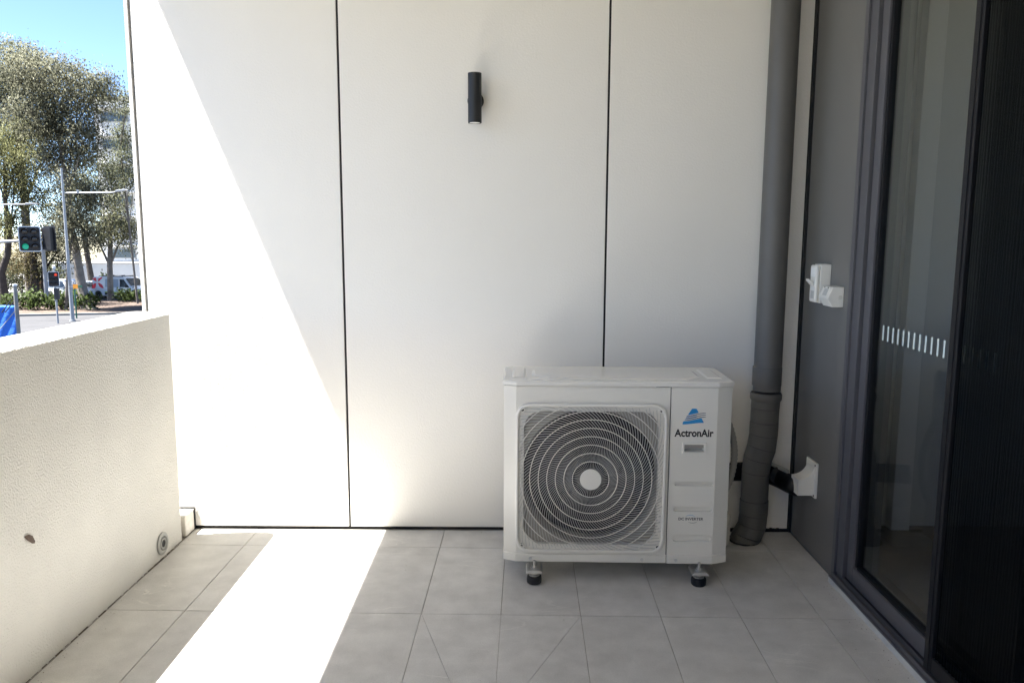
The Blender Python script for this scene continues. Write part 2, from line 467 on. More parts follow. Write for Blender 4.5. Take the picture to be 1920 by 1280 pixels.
sill = thing('door_sill', (XR, 2.995, 0), 'dark ribbed door sill with a pale front edge on tiles', 'sill')
MB().box(-0.033, -0.006, -2.2, -0.03, 0.0002, 0.024).build('front_edge', pmat('pale_sill', (0.50, 0.50, 0.48), 0.6, 0.08, 30.0), sill, bevel=0.002)
MB().box(-0.034, 0.12, -2.2, -0.031, 0.0243, 0.031).build('sill_plate', ALU, sill, bevel=0.002)
for x0 in (-0.024, 0.000):
    MB().box(x0, x0 + 0.004, -2.2, -0.033, 0.0312, 0.045).build('track', ALU, sill, bevel=0.001)
MB().box(0.006, 0.012, -2.2, -0.033, 0.0312, 0.049).build('track', ALUD, sill, bevel=0.001)

scr = thing('screen_door', (XR, 2.27, 0), 'black insect screen door slid across the glass', 'screen door')
MB().box(-0.016, -0.0005, -0.045, 0.0, 0.047, 2.378).build('stile', ALUD, scr, bevel=0.002)
MB().box(-0.019, -0.0165, -0.030, -0.016, 0.05, 2.37).build('pull_strip', ALUD, scr, bevel=0.001)
MB().box(-0.016, -0.0005, -1.33, -1.285, 0.047, 2.378).build('stile', ALUD, scr, bevel=0.002)
MB().box(-0.016, -0.0005, -1.285, -0.045, 0.047, 0.10).build('rail', ALUD, scr, bevel=0.002)
MB().box(-0.016, -0.0005, -1.285, -0.045, 2.33, 2.378).build('rail', ALUD, scr, bevel=0.002)
m = MB(); npl = 138
for i in range(npl + 1):
    y = -0.045 - 1.24*i/npl + random.uniform(-0.0012, 0.0012); x = -0.0105 if i % 2 else -0.004
    m.v += [(x, y, 0.10), (x, y, 2.33)]
m.f = [(2*i, 2*i+2, 2*i+3, 2*i+1) for i in range(npl)]
m.build('mesh', MESH, scr, recalc=False)

# dim room behind the glass
rf = MB().box(XR + 0.19, 5.4, BACK, 3.7, -0.25, 0.03).build('room_floor', TIMBER); tag(rf, kind='structure')
rw = thing('room_wall', (3.4, 3.5, 0), 'dim pale wall inside the room behind the glass', 'wall')
MB().box(-1.90, 2.0, 0.0, 0.12, 0.031, 2.716).build('wall_body', ROOMW, rw)
MB().box(1.9, 2.0, BACK - 3.5, -0.001, 0.031, 1.15).build('wall_body', ROOMW, rw)
MB().box(1.9, 2.0, -1.2, -0.001, 1.151, 2.716).build('wall_body', ROOMW, rw)  # gap left between these pieces, an added opening to brighten the room
MB().box(1.9, 2.0, BACK - 3.5, -3.4, 1.151, 2.716).build('wall_body', ROOMW, rw)
MB().box(-1.90, 1.899, BACK - 3.5, BACK - 3.4, 0.031, 2.716).build('wall_body', ROOMW, rw)
MB().box(-1.66, -1.575, -0.06, -0.001, 0.031, 2.716).build('pier', pmat('pier_white', (0.75, 0.75, 0.72), 0.6), rw, bevel=0.003)

m = MB(); np_ = 90
for i in range(np_ + 1):
    y = 2.06 - i*0.0125; x = 1.42 + (0.012 if i % 2 else 0.0)
    m.v += [(x, y, 0.06), (x, y, 2.36)]
m.f = [(2*i, 2*i+2, 2*i+3, 2*i+1) for i in range(np_)]
bl_ = thing('pleated_blind', (1.42, 1.5, 0.06), 'dark pleated blind hanging inside behind the insect screen', 'blind')
m.v = [(a-1.42, b-1.5, c-0.06) for a, b, c in m.v]
po = m.build('pleats', pmat('blind_fabric', (0.16, 0.155, 0.14), 0.8), bl_, recalc=False); po.modifiers.new('solid', 'SOLIDIFY').thickness = 0.001
MB().box(-0.01, 0.03, -0.6, 0.57, 2.301, 2.34).build('head_rail', ALUD, bl_)

# ---------------------------------------------------------------- wall lamp
lamp = thing('wall_lamp', (-0.181, WY, 1.958), 'black cylinder up and down wall lamp on white wall', 'lamp')
MB().lathe([(0.0265, -0.100), (0.0292, -0.1035), (0.0292, 0.103), (0.0265, 0.1035), (0.0265, 0.09)], (0, -0.078, 0), 32).build('tube', LAMPB, lamp, smooth=True)
MB().lathe([(0.022, -0.1025), (0.022, -0.1)], (0, -0.078, 0), 28).build('lens', LENS, lamp)
MB().lathe([(0.034, -0.012), (0.036, -0.010), (0.036, -0.0005)], (0, 0, 0), 28, 'y').build('mount', LAMPB, lamp, smooth=True)
MB().lathe([(0.014, -0.055), (0.014, -0.0125)], (0, 0, 0), 16, 'y').build('arm', LAMPB, lamp, smooth=True)

# ---------------------------------------------------------------- air conditioner
ac = thing('air_conditioner', (-0.047, 2.957, 0), 'off-white outdoor air conditioner unit with a large round fan grille', 'air conditioner', R(-0.9))
UW, DEP = 0.892, 0.335
ZB, ZT = 0.084, 0.797
FC = (0.343, 0.4286)      # fan centre (u, z)
GH = (0.295, 0.302)       # half size of the grille
def rr_radius(th, hw, hh, rc):     # distance from the centre to a rounded rectangle along an angle
    c, s = math.cos(th), math.sin(th); lo, hi = 0, 2.0
    for _ in range(40):
        m = (lo + hi) / 2; x, y = abs(m*c), abs(m*s); dx, dy = x-(hw-rc), y-(hh-rc)
        d = math.hypot(max(dx, 0), max(dy, 0)) + min(max(dx, dy), 0) - rc
        if d < 0: lo = m
        else: hi = m
    return lo
def loop_rr(hw, hh, rc, y, n=96, offs=(0, 0)):
    return [(FC[0]+rr_radius(2*PI*k/n, hw, hh, rc)*math.cos(2*PI*k/n)+offs[0], y, FC[1]+rr_radius(2*PI*k/n, hw, hh, rc)*math.sin(2*PI*k/n)+offs[1]) for k in range(n)]
def loop_c(r, y, n=96): return [(FC[0]+r*math.cos(2*PI*k/n), y, FC[1]+r*math.sin(2*PI*k/n)) for k in range(n)]
# front face of the casing with its square opening
ul, ur = 0.049, 0.6475
def front_face(y):
    corners = [math.atan2(b - FC[1], a - FC[0]) % (2*PI) for a, b in ((ul, 0.116), (ur, 0.116), (ur, ZT), (ul, ZT))]
    ths = sorted(set([2*PI*k/96 for k in range(96)] + corners))
    out, inn = [], []
    for t in ths:
        c, s = math.cos(t), math.sin(t); best = 9
        for v, lim in ((c, (ur-FC[0]) if c > 0 else (ul-FC[0])), (s, (ZT-FC[1]) if s > 0 else (0.116-FC[1]))):
            if abs(v) > 1e-9: best = min(best, lim / v)
        out.append((FC[0]+best*c, y, FC[1]+best*s)); r = rr_radius(t, GH[0]-0.02, GH[1]-0.02, 0.05)
        inn.append((FC[0]+r*c, y, FC[1]+r*s))
    return out, inn
o_, i_ = front_face(0.0)
m = MB().loops(o_, i_).loops(i_, [(a, 0.02, c) for a, b, c in i_])
cas = m.build('front_panel', ACW, ac)
m = MB()
for p, q in (((0.0, 0.020), (ul, 0.0)), ((0.0, DEP), (0.0, 0.020)), ((ur, DEP), (0.0, DEP)), ((ur, 0.0), (ur, 0.02))):
    m.add([(p[0], p[1], 0.116), (q[0], q[1], 0.116), (q[0], q[1], ZT), (p[0], p[1], ZT)], [(0, 1, 2, 3)])
m.build('side_sheet', ACW, cas)
def cut(o, cutters):
    for i, c in enumerate(cutters):
        md = o.modifiers.new('cut', 'BOOLEAN'); md.operation = 'DIFFERENCE'; md.object = c; md.solver = 'EXACT'
    bpy.context.view_layer.update()
    me = bpy.data.meshes.new_from_object(o.evaluated_get(bpy.context.evaluated_depsgraph_get()))
    o.modifiers.clear(); o.data = me
    for c in cutters: bpy.data.objects.remove(c)
def pill2(u0, u1, z0, z1, n=6):
    r = min(z1-z0, u1-u0)/2; out = []
    for (cx, cz, a0) in ((u1-r, z1-r, 0), (u0+r, z1-r, 90), (u0+r, z0+r, 180), (u1-r, z0+r, 270)):
        for k in range(n+1):
            t = R(a0 + 90*k/n); out.append((cx+r*math.cos(t), cz+r*math.sin(t)))
    return out
sp = MB().prism([(0.6515, 0.0), (0.832, 0.0), (UW, 0.022), (UW, DEP), (0.6515, DEP)], 0.116, ZT).build('service_panel', ACW, ac)
cs = [MB().prism(pill2(0.674, 0.825, z-h/2, z+h/2), -0.02, dd, 'y').build('c', ACW, ac) for z, h, dd in ((0.4105, 0.017, 0.012), (0.3065, 0.019, 0.012), (0.187, 0.028, 0.010))]
cs.append(MB().prism([(0.708, 0.542), (0.786, 0.542), (0.786, 0.570), (0.708, 0.570)], -0.02, 0.030, 'y').build('c', ACW, ac))
cut(sp, cs)
md = sp.modifiers.new('bevel', 'BEVEL'); md.width = 0.0030; md.segments = 3; md.limit_method = 'ANGLE'; md.angle_limit = R(40)
MB().box(0.6476, 0.6514, 0.006, DEP, 0.116, ZT).build('seam', BLACKGAP, ac)
m = MB().prism([(-0.002, 0.017), (ul-0.001, -0.005), (0.648, -0.005), (0.648, DEP+0.002), (-0.002, DEP+0.002)], ZB, 0.117)
base = m.build('base_pan', ACW, ac, bevel=0.003)
MB().prism([(0.651, -0.005), (0.833, -0.005), (UW+0.002, 0.019), (UW+0.002, DEP+0.002), (0.651, DEP+0.002)], ZB - 0.002, 0.117).build('base_pan', ACW, ac, bevel=0.003)
for u in (0.108, 0.553, 0.688):
    MB().lathe([(0.006, -0.0085), (0.0065, -0.007), (0.0065, -0.0045)], (u, 0, 0.098), 14, 'y').build('screw', STEEL, base, smooth=True)
# top cover
cov = MB()
pl = [(-0.004, 0.014), (0.050, -0.007), (0.834, -0.007), (UW+0.005, 0.017), (UW+0.005, DEP-0.02), (UW-0.02, DEP+0.006), (0.02, DEP+0.006), (-0.004, DEP-0.02)]
def inset(pl, d):
    cx, cy = 0.446, 0.165; return [(x + (d if x < cx else -d), y + (d if y < cy else -d)) for x, y in pl]
zz = [(0, ZT+0.003), (0, ZT+0.017), (0.002, ZT+0.0205), (0.006, ZT+0.0225)]
for d, z in zz: cov.v += [(x, y, z) for x, y in inset(pl, d)]
n8 = len(pl)
for l in range(3):
    for i in range(n8): cov.f.append((l*n8+i, l*n8+(i+1) % n8, (l+1)*n8+(i+1) % n8, (l+1)*n8+i))
cov.f.append(tuple(3*n8+i for i in range(n8))); cov.f.append(tuple(range(n8-1, -1, -1)))
cover = cov.build('top_cover', pmat('glossy_white_top', (0.77, 0.755, 0.695), 0.17, 0.01, 3.0, coat=0.3), ac)
def plateau(pts, h, w):
    m = MB(); n = len(pts); cx = sum(p[0] for p in pts)/n; cy = sum(p[1] for p in pts)/n
    m.v = [(x, y, ZT+0.0226) for x, y in pts] + [(x + (w if x < cx else -w), y + (w if y < cy else -w), ZT+0.0226+h) for x, y in pts]
    m.f = [(i, (i+1) % n, n+(i+1) % n, n+i) for i in range(n)] + [tuple(range(n, 2*n))]
    return m
TOPM = MATS['glossy_white_top']
plateau([(0.11, 0.10), (0.17, 0.035), (0.72, 0.035), (0.78, 0.10), (0.78, 0.23), (0.72, 0.30), (0.17, 0.30), (0.11, 0.23)], 0.005, 0.012).build('ridge', TOPM, cover)
plateau([(0.03, 0.06), (0.085, 0.06), (0.085, 0.27), (0.03, 0.27)], 0.004, 0.008).build('ridge', TOPM, cover)
plateau([(0.80, 0.07), (0.862, 0.07), (0.862, 0.27), (0.80, 0.27)], 0.004, 0.008).build('ridge', TOPM, cover)
# shroud and fan
m = MB().loops(loop_rr(GH[0]-0.019, GH[1]-0.019, 0.05, 0.022), loop_c(0.277, 0.022))
m.loops(loop_c(0.277, 0.022), loop_c(0.271, 0.034)).loops(loop_c(0.271, 0.034), loop_c(0.271, 0.13))
m.build('shroud', ACG, ac, smooth=True)
m = MB(); lc = loop_c(0.2705, 0.125); m.v = list(lc); m.f = [tuple(range(len(lc)))]
m.build('fan_cavity', ACDARK, ac)  # flat black disc, shade inside the casing put into its colour
fan = MB().lathe([(0.055, 0.055), (0.06, 0.06), (0.06, 0.115)], (FC[0], 0, FC[1]), 28, 'y').build('fan', ACBLADE, ac, smooth=True)
for bl in range(3):
    m = MB(); nr, na = 6, 8
    for i in range(nr + 1):
        r = 0.058 + (0.262 - 0.058) * i / nr
        for j in range(na + 1):
            t = j / na; th = bl * 2*PI/3 + 0.5 + (t - 0.5) * (1.5 + 0.25 * i / nr) + 0.25 * i / nr
            m.v.append((FC[0]+r*math.cos(th), 0.108 - 0.05 * t, FC[1]+r*math.sin(th)))
    for i in range(nr):
        for j in range(na): a = i*(na+1)+j; m.f.append((a, a+1, a+na+2, a+na+1))
    b = m.build('blade', ACBLADE, fan, smooth=True, recalc=False)
    sd = b.modifiers.new('solid', 'SOLIDIFY'); sd.thickness = 0.003
# grille
m = MB()
A = [(GH[0], GH[1], 0.052, -0.0005), (GH[0], GH[1], 0.052, -0.010), (GH[0]-0.003, GH[1]-0.003, 0.049, -0.0135), (GH[0]-0.009, GH[1]-0.009, 0.045, -0.0135), (GH[0]-0.011, GH[1]-0.011, 0.044, -0.011), (GH[0]-0.0115, GH[1]-0.0115, 0.044, 0.006)]
for a, b in zip(A[:-1], A[1:]): m.loops(loop_rr(*a[:3], a[3]), loop_rr(*b[:3], b[3]))
gr = m.build('grille', ACP, ac, smooth=True)
m = MB().loops(loop_rr(GH[0]-0.0118, GH[1]-0.0118, 0.044, -0.0008), loop_rr(GH[0]-0.031, GH[1]-0.031, 0.07, -0.0008)).loops(loop_rr(GH[0]-0.031, GH[1]-0.031, 0.07, -0.0008), loop_rr(GH[0]-0.032, GH[1]-0.032, 0.07, 0.018))
m.build('inner_rim', ACP, gr)
MB().lathe([(0.0415, -0.009), (0.0425, -0.012), (0.041, -0.0145)], (FC[0], 0, FC[1]), 40, 'y').build('hub_cap', ACP, gr, smooth=True)
def inside(x, z, mg=0.0115):
    r = math.hypot(x, z); return r < rr_radius(math.atan2(z, x), GH[0]-mg, GH[1]-mg, 0.044)
for kk in range(9):
    r = 0.072 + 0.0336 * kk; nseg = 120
    if r < GH[0] - 0.013:
        MB().tube([(FC[0]+r*math.cos(2*PI*i/nseg), -0.0105, FC[1]+r*math.sin(2*PI*i/nseg)) for i in range(nseg)], 0.0016, 6, closed=True).build('ring', ACP, gr, smooth=True)
    else:
        run = []; m = MB(); nseg = 240
        st = 0
        flags = [inside(r*math.cos(2*PI*i/nseg), r*math.sin(2*PI*i/nseg)) for i in range(nseg)]
        while flags[st]: st += 1
        for i in range(st, st + nseg + 1):
            if flags[i % nseg]: run.append((FC[0]+r*math.cos(2*PI*i/nseg), -0.0105, FC[1]+r*math.sin(2*PI*i/nseg)))
            else:
                if len(run) > 2: MB().tube(run, 0.0016, 6).build('ring_arc', ACP, gr, smooth=True)
                run = []
ribs = MB(); NR = 112
for q in range(NR):
    th = 2*PI*q/NR; r = 0.040 if q % 2 == 0 else 0.076; th0 = th
    # turn the curve so that odd ribs lie midway between even ones at every radius
    pts = []
    rr = 0.040; tt = th
    while rr < 0.45:
        if rr >= r - 1e-6:
            x, z = rr*math.cos(tt), rr*math.sin(tt)
            if not inside(x, z, 0.010): break
            pts.append((x, z))
        dr = 0.012; tt += dr * (1.15 * min(1.0, (rr - 0.03) / 0.23)) / rr; rr += dr
    if len(pts) < 2: continue
    o = len(ribs.v)
    for i, (x, z) in enumerate(pts):
        a = pts[min(i+1, len(pts)-1)]; b = pts[max(i-1, 0)]
        w = 0.0004 + 0.0019*math.hypot(x, z); dx, dz = a[0]-b[0], a[1]-b[1]; l = math.hypot(dx, dz); nx, nz = -dz/l*w, dx/l*w
        for s_, yy in ((1, -0.0098), (-1, -0.0098), (-1, -0.0062), (1, -0.0062)):
            ribs.v.append((FC[0]+x+s_*nx, yy, FC[1]+z+s_*nz))
    for i in range(len(pts)-1):
        for k in range(4): ribs.f.append((o+4*i+k, o+4*i+(k+1) % 4, o+4*i+4+(k+1) % 4, o+4*i+4+k))
tag(ribs.build('spiral_ribs', pmat('rib_plastic', (0.55, 0.55, 0.53), 0.5), gr, recalc=True), kind='stuff')
for sx in (-1, 1):
    for sz in (-1, 1):
        c = (FC[0]+sx*(GH[0]-0.026), 0, FC[1]+sz*(GH[1]-0.026))
        b = MB().lathe([(0.0095, -0.0009), (0.0095, -0.0115), (0.006, -0.0115), (0.0055, -0.006)], c, 18, 'y').build('screw_boss', ACP, gr, smooth=True)
        MB().lathe([(0.0052, -0.0062), (0.0050, -0.0066)], c, 12, 'y').build('screw', ALUD, b)
# service panel details
def pill(u0, u1, z0, z1, y, n=8):
    r = min(z1-z0, u1-u0)/2; out = []
    for (cx, cz, a0) in ((u1-r, z1-r, 0), (u0+r, z1-r, 90), (u0+r, z0+r, 180), (u1-r, z0+r, 270)):
        for k in range(n+1):
            t = R(a0 + 90*k/n); out.append((cx+r*math.cos(t), y, cz+r*math.sin(t)))
    return out
def rect(u0, u1, z0, z1, y): return [(u1, y, z1), (u0, y, z1), (u0, y, z0), (u1, y, z0)]
hd = MB()
rs = [rect(0.699, 0.795, 0.5335, 0.5785, -0.0002), rect(0.7005, 0.7935, 0.535, 0.577, -0.005), rect(0.707, 0.787, 0.541, 0.571, -0.005), rect(0.708, 0.786, 0.542, 0.570, -0.0006)]
for a, b in zip(rs[:-1], rs[1:]): hd.loops(a, b)
han = hd.build('handle_recess', ACW, sp)
MB().box(0.709, 0.785, 0.010, 0.016, 0.5545, 0.5695).build('grip', ACG, han)  # darker plastic, shade of the recess's upper half put into its colour
# blue peak with three waves, and the lettering
lg = MB()
YL = -0.0006
def tri_x(z):   # left and right edge of the peak at a height
    t = (z - 0.6575) / (0.714 - 0.6575); return 0.6975 + t*0.0350 , 0.7805 - t*0.0305
def wave(u, k): return 0.6745 + 0.0078*k + 0.0068*math.sin((u - 0.705) / 0.083 * PI - PI/2)
def ustrip(m, f_lo, f_hi, u0, u1, y, n=24):
    o = len(m.v)
    for i in range(n+1):
        u = u0 + (u1-u0)*i/n; m.v.append((u, y, f_lo(u))); m.v.append((u, y, max(f_lo(u), f_hi(u))))
    for i in range(n): m.f.append((o+2*i, o+2*i+2, o+2*i+3, o+2*i+1))
def peak(u):    # outline of the peak above a u
    if u < 0.7325: return 0.6575 + (u-0.6975)/0.0350*0.0565
    if u > 0.750: return 0.714 - (u-0.750)/0.0305*0.0565
    return 0.714
ustrip(lg, lambda u: 0.6575 - 0.003 + 0.0035*math.sin((u-0.6975)/0.083*PI-PI/2), lambda u: min(peak(u), wave(u, 0)-0.0035), 0.6975, 0.7805, YL)
ustrip(lg, lambda u: wave(u, 2) + 0.0042, peak, 0.714, 0.7655, YL)
for k in (0, 1): ustrip(lg, lambda u, k=k: wave(u, k) + 0.0036, lambda u, k=k: min(peak(u), wave(u, k) + 0.0056), 0.7045+0.004*k, 0.752, YL)
logo = lg.build('logo_peak', BLUE, sp, recalc=False)
for k in range(3):
    m = MB(); ustrip(m, lambda u: wave(u, k)-0.0012*min(1, (u-0.700)/0.02), lambda u: wave(u, k)+0.0012*min(1, (0.7865-u)/0.01+0.2), 0.706+0.003*k, 0.7865, YL-0.0002)
    m.build('logo_wave', NAVY, logo, recalc=False)
text_mesh('ActronAir', 0.0405, INK, sp, 'lettering', (0.7435, -0.0004, 0.603), bold=0.0012, width=0.152)
text_mesh('DC INVERTER', 0.0155, pmat('grey_ink', (0.05, 0.05, 0.05), 0.5), sp, 'small_lettering', (0.7425, -0.0004, 0.2625), bold=0.0002, width=0.098)
for (a0, a1, mt, dz, du) in ((25, 155, BLUE, 0.272, -0.003), (215, 335, NAVY, 0.263, 0.006)):
    m = MB(); o = 0; n = 18
    for i in range(n+1):
        t = R(a0 + (a1-a0)*i/n); w = 0.0028*math.sin(PI*i/n)
        for rr in (0.020+w/2, 0.020-w/2): m.v.append((0.7435+du+rr*1.05*math.cos(t), -0.0005, dz+rr*0.58*math.sin(t)))
    for i in range(n): m.f.append((2*i, 2*i+1, 2*i+3, 2*i+2))
    m.build('swoosh', mt, sp, recalc=False)
# feet
for u, w, visible in ((0.124, -0.012, 1), (0.780, -0.012, 1), (0.124, 0.33, 0), (0.780, 0.33, 0)):
    ft = MB().lathe([(0.026, 0.0), (0.0295, 0.004), (0.0300, 0.018), (0.0285, 0.0285), (0.024, 0.032)], (u, w, 0), 28).build('foot', RUBBER, ac, smooth=True)
    MB().lathe([(0.0215, 0.0322), (0.0215, 0.0352)], (u, w, 0), 24).build('washer', STEEL, ft)
    MB().lathe([(0.0055, 0.0353), (0.0055, 0.092)], (u, w, 0), 10).build('bolt', STEEL, ft, smooth=True)
    MB().lathe([(0.011, 0.0356), (0.011, 0.0446)], (u, w, 0), 6).build('nut', STEEL, ft)
    br = MB().prism([(u-0.034, 0.050), (u+0.034, 0.050), (u+0.030, 0.0585), (u+0.022, 0.0625), (u-0.022, 0.0625), (u-0.030, 0.0585)], w-0.034, w+0.05, 'y').build('bracket', STEEL, ft, bevel=0.002)
    MB().lathe([(0.0155, 0.0627), (0.0155, 0.0645)], (u, w, 0), 20).build('washer', STEEL, ft)
    MB().lathe([(0.0105, 0.0647), (0.0105, 0.0735)], (u, w, 0), 6).build('nut', STEEL, ft)
# wiring cover on the right side
MB().box(UW+0.0005, UW+0.014, 0.12, 0.26, 0.56, 0.70).build('side_cover', ACW, ac, bevel=0.006)

# hoses and pipes
fc = MB(); pts = []
for i in range(40):
    t = i/39; ang = PI*(1-t) * 0.98
    pts.append((0.875 + 0.052*math.sin(ang)**0.7 if 0 < ang < PI else 0.875, 3.17 + 0.03*t, 0.62 - 0.36*t))
rad = [0.0135 + (0.0012 if i % 2 else -0.0012) for i in range(40)]
tag(fc.tube(pts, rad, 12).build('flexible_conduit', PVCG, smooth=True), 'grey corrugated conduit looping down beside the air conditioner', 'conduit')
bp = thing('insulated_pipe', (1.0, 3.474, 0.34), 'black taped refrigerant pipe running behind the grey downpipe', 'pipe')
P = [(0.86, 3.40, 0.31), (0.93, 3.463, 0.298), (1.0, 3.474, 0.296), (1.08, 3.474, 0.300), (1.13, 3.473, 0.298), (1.17, 3.455, 0.292), (1.20, 3.41, 0.286), (1.215, 3.35, 0.287), (1.228, 3.285, 0.292), (1.25, 3.262, 0.297)]
MB().tube([(a-1.0, b-3.474, c-0.34) for a, b, c in P], 0.044, 16, ell=(1.0, 0.47)).build('taped_sleeve', TAPE, bp, smooth=True)
MB().tube([(a-1.0, b-3.474-0.004, c-0.34+0.052) for a, b, c in P[3:8]], 0.009, 10).build('drain_tube', PVCG, bp, smooth=True)
MB().lathe([(0.044, -0.004), (0.044, 0.004)], (0.2, -0.064, -0.042), 18, 'y').build('tape_band', BLACKGAP, bp)

pc = thing('pipe_cover', (XR, 3.262, 0.335), 'white plastic flared cover where the black pipe enters grey wall', 'pipe cover')
MB().box(-0.011, -0.0002, -0.058, 0.058, -0.073, 0.082).build('flange', PVCW, pc, bevel=0.003)
prof = [(-0.0111, -0.064), (-0.078, -0.064), (-0.078, 0.006)]
for k in range(1, 10):
    t = k/9*PI/2; prof.append((-0.078 + 0.0669*math.sin(t), 0.006 + 0.066*(1-math.cos(t))))
MB().prism(prof, -0.042, 0.042, 'y').build('hood', PVCW, pc, bevel=0.004, smooth=False)
for sz in (-0.062, 0.071):
    MB().lathe([(0.004, -0.0128), (0.004, -0.0112)], (0, -0.047, sz), 10, 'x').build('screw', ALUD, pc)
wb = MB().box(0.885, 0.962, 3.31, 3.42, 0.0005, 0.155).build('drain_block', pmat('block_white', (0.6, 0.6, 0.56), 0.5), bevel=0.012, seg=3)
tag(wb, 'small off-white plastic block on tiles behind the air conditioner', 'block')

# ---------------------------------------------------------------- grey downpipe
dp = thing('downpipe', (1.07, 3.385, 0), 'dark grey round downpipe with offset bends in the corner', 'pipe')
def dpt(x, y, z): return (x-1.07, y-3.385, z)
rp = 0.0595
MB().tube([dpt(1.118, 3.385, 2.716), dpt(1.116, 3.385, 0.70)], rp, 36).build('pipe', PIPEG, dp, smooth=True)
MB().tube([dpt(1.114, 3.385, 0.806), dpt(1.114, 3.385, 0.722)], rp+0.0032, 36).build('collar', PIPEG, dp, bevel=0.0015, smooth=True)
MB().lathe([(rp+0.004, 0.655), (rp+0.0085, 0.662), (rp+0.0085, 0.684), (rp+0.005, 0.690)], (1.114-1.07, 0, 0), 36).build('socket_ring', PIPEG, dp, smooth=True)
segs = [((1.114, 0.658), (1.113, 0.620), 0.0020), ((1.113, 0.620), (1.112, 0.556), 0.0012), ((1.112, 0.556), (1.111, 0.497), 0.0020),
        ((1.111, 0.497), (1.105, 0.438), 0.0014), ((1.105, 0.438), (1.090, 0.384), 0.0014), ((1.090, 0.384), (1.084, 0.325), 0.0014),
        ((1.084, 0.325), (1.084, 0.196), 0.0004), ((1.084, 0.196), (1.083, 0.128), 0.0030), ((1.083, 0.128), (1.079, 0.075), 0.0018), ((1.079, 0.075), (1.058, 0.028), 0.0026), ((1.058, 0.028), (1.046, -0.004), 0.0045)]
tilt = [0, 0.0, 0.02, 0.10, 0.24, 0.20, 0.05, 0.0, 0.05, 0.18, 0.28, 0.1]
MB().tube([dpt(x, 3.385, z) for x, z in [q[0] for q in segs] + [segs[-1][1]]], rp-0.0012, 36).build('joint_core', BLACKGAP, dp)
for i, (a, b, ex_) in enumerate(segs):
    m = MB(); n = 36; a = (a[0], a[1]-0.0011); b = (b[0], b[1]+0.0011)
    for (c, tl, rr) in ((a, tilt[i], rp+ex_-0.0002), ((a[0]*0.97+b[0]*0.03, a[1]*0.97+b[1]*0.03), tilt[i], rp+ex_), ((a[0]*0.03+b[0]*0.97, a[1]*0.03+b[1]*0.97), tilt[i+1], rp+ex_), (b, tilt[i+1], rp+ex_-0.0002)):
        for k in range(n):
            t = 2*PI*k/n; dx, dy = rr*math.cos(t), rr*math.sin(t)
            m.v.append(dpt(c[0]+dx, 3.385+dy, c[1]-dx*tl))
    for l in range(3):
        for k in range(n): m.f.append((l*n+k, l*n+(k+1) % n, (l+1)*n+(k+1) % n, (l+1)*n+k))
    m.f.append(tuple(range(n))); m.f.append(tuple(3*n+k for k in range(n)))
    m.build('bend_segment', PIPEG, dp, smooth=True)
m = MB(); ring = []
for k in range(40):
    t = 2*PI*k/40; r = 0.066 + random.uniform(-0.002, 0.003); ring.append((-0.026+r*math.cos(t), r*math.sin(t)))
m.prism(ring, 0.0006, 0.006).build('sealant', BLACKGAP, dp)

# ---------------------------------------------------------------- isolator switch and outlet on the grey wall
iso = thing('isolator_switch', (XR, 3.228, 1.184), 'tall white switch box with lever on the grey wall', 'switch')
MB().box(-0.044, -0.0003, -0.034, 0.034, -0.080, 0.080).build('box', PVCW, iso, bevel=0.003)
fp = MB().box(-0.062, -0.0445, -0.031, 0.031, -0.077, 0.076).build('face_plate', PVCW, iso, bevel=0.007, seg=3)
MB().prism([(-0.0625, -0.012), (-0.086, 0.012), (-0.084, 0.020), (-0.0625, 0.006)], -0.016, 0.016, 'y').build('lever', PVCW, fp, bevel=0.002)
MB().box(-0.0635, -0.0622, -0.022, 0.014, -0.062, -0.030).build('label', LABEL, fp)
MB().box(-0.0635, -0.0622, -0.024, 0.022, 0.028, 0.066).build('label', pmat('label_white', (0.8, 0.82, 0.8), 0.4), fp)
out = thing('power_outlet', (XR, 3.105, 1.140), 'white angled weatherproof outlet box beside the tall switch', 'outlet')
MB().prism([(-0.0003, -0.040), (-0.044, -0.040), (-0.064, -0.006), (-0.046, 0.040), (-0.0003, 0.040)], -0.046, 0.046, 'y').build('box', PVCW, out, bevel=0.002)
m = MB(); a = Vector((-0.064, 0, -0.006)); b = Vector((-0.046, 0, 0.040)); nrm = Vector((-(b.z-a.z), 0, (b.x-a.x))).normalized()
def slab_on(t0, t1, y0, y1, h0, h1):
    m = MB(); q = [a.lerp(b, t0), a.lerp(b, t1)]; vs = []
    for h in (h0, h1):
        for p, y in ((q[0], y0), (q[1], y0), (q[1], y1), (q[0], y1)): vs.append((p.x+nrm.x*h, y, p.z+nrm.z*h))
    return m.add(vs, [(0, 1, 2, 3), (7, 6, 5, 4), (0, 4, 5, 1), (1, 5, 6, 2), (2, 6, 7, 3), (3, 7, 4, 0)])
cv = slab_on(0.08, 0.94, -0.038, 0.038, 0.0003, 0.0032).build('cover_plate', PVCW, out, bevel=0.001)
slab_on(0.2, 0.78, -0.026, 0.012, 0.0034, 0.0042).build('label', LABEL, cv)
for y in (-0.018, 0.018): slab_on(0.83, 0.91, y-0.004, y+0.004, 0.0034, 0.0046).build('latch', ALUD, cv)
MB().lathe([(0.0075, -0.0478), (0.0085, -0.0463)], (-0.014, 0, -0.002), 16, 'y').build('knockout', pmat('pvc_cream', (0.62, 0.61, 0.56), 0.5), out)

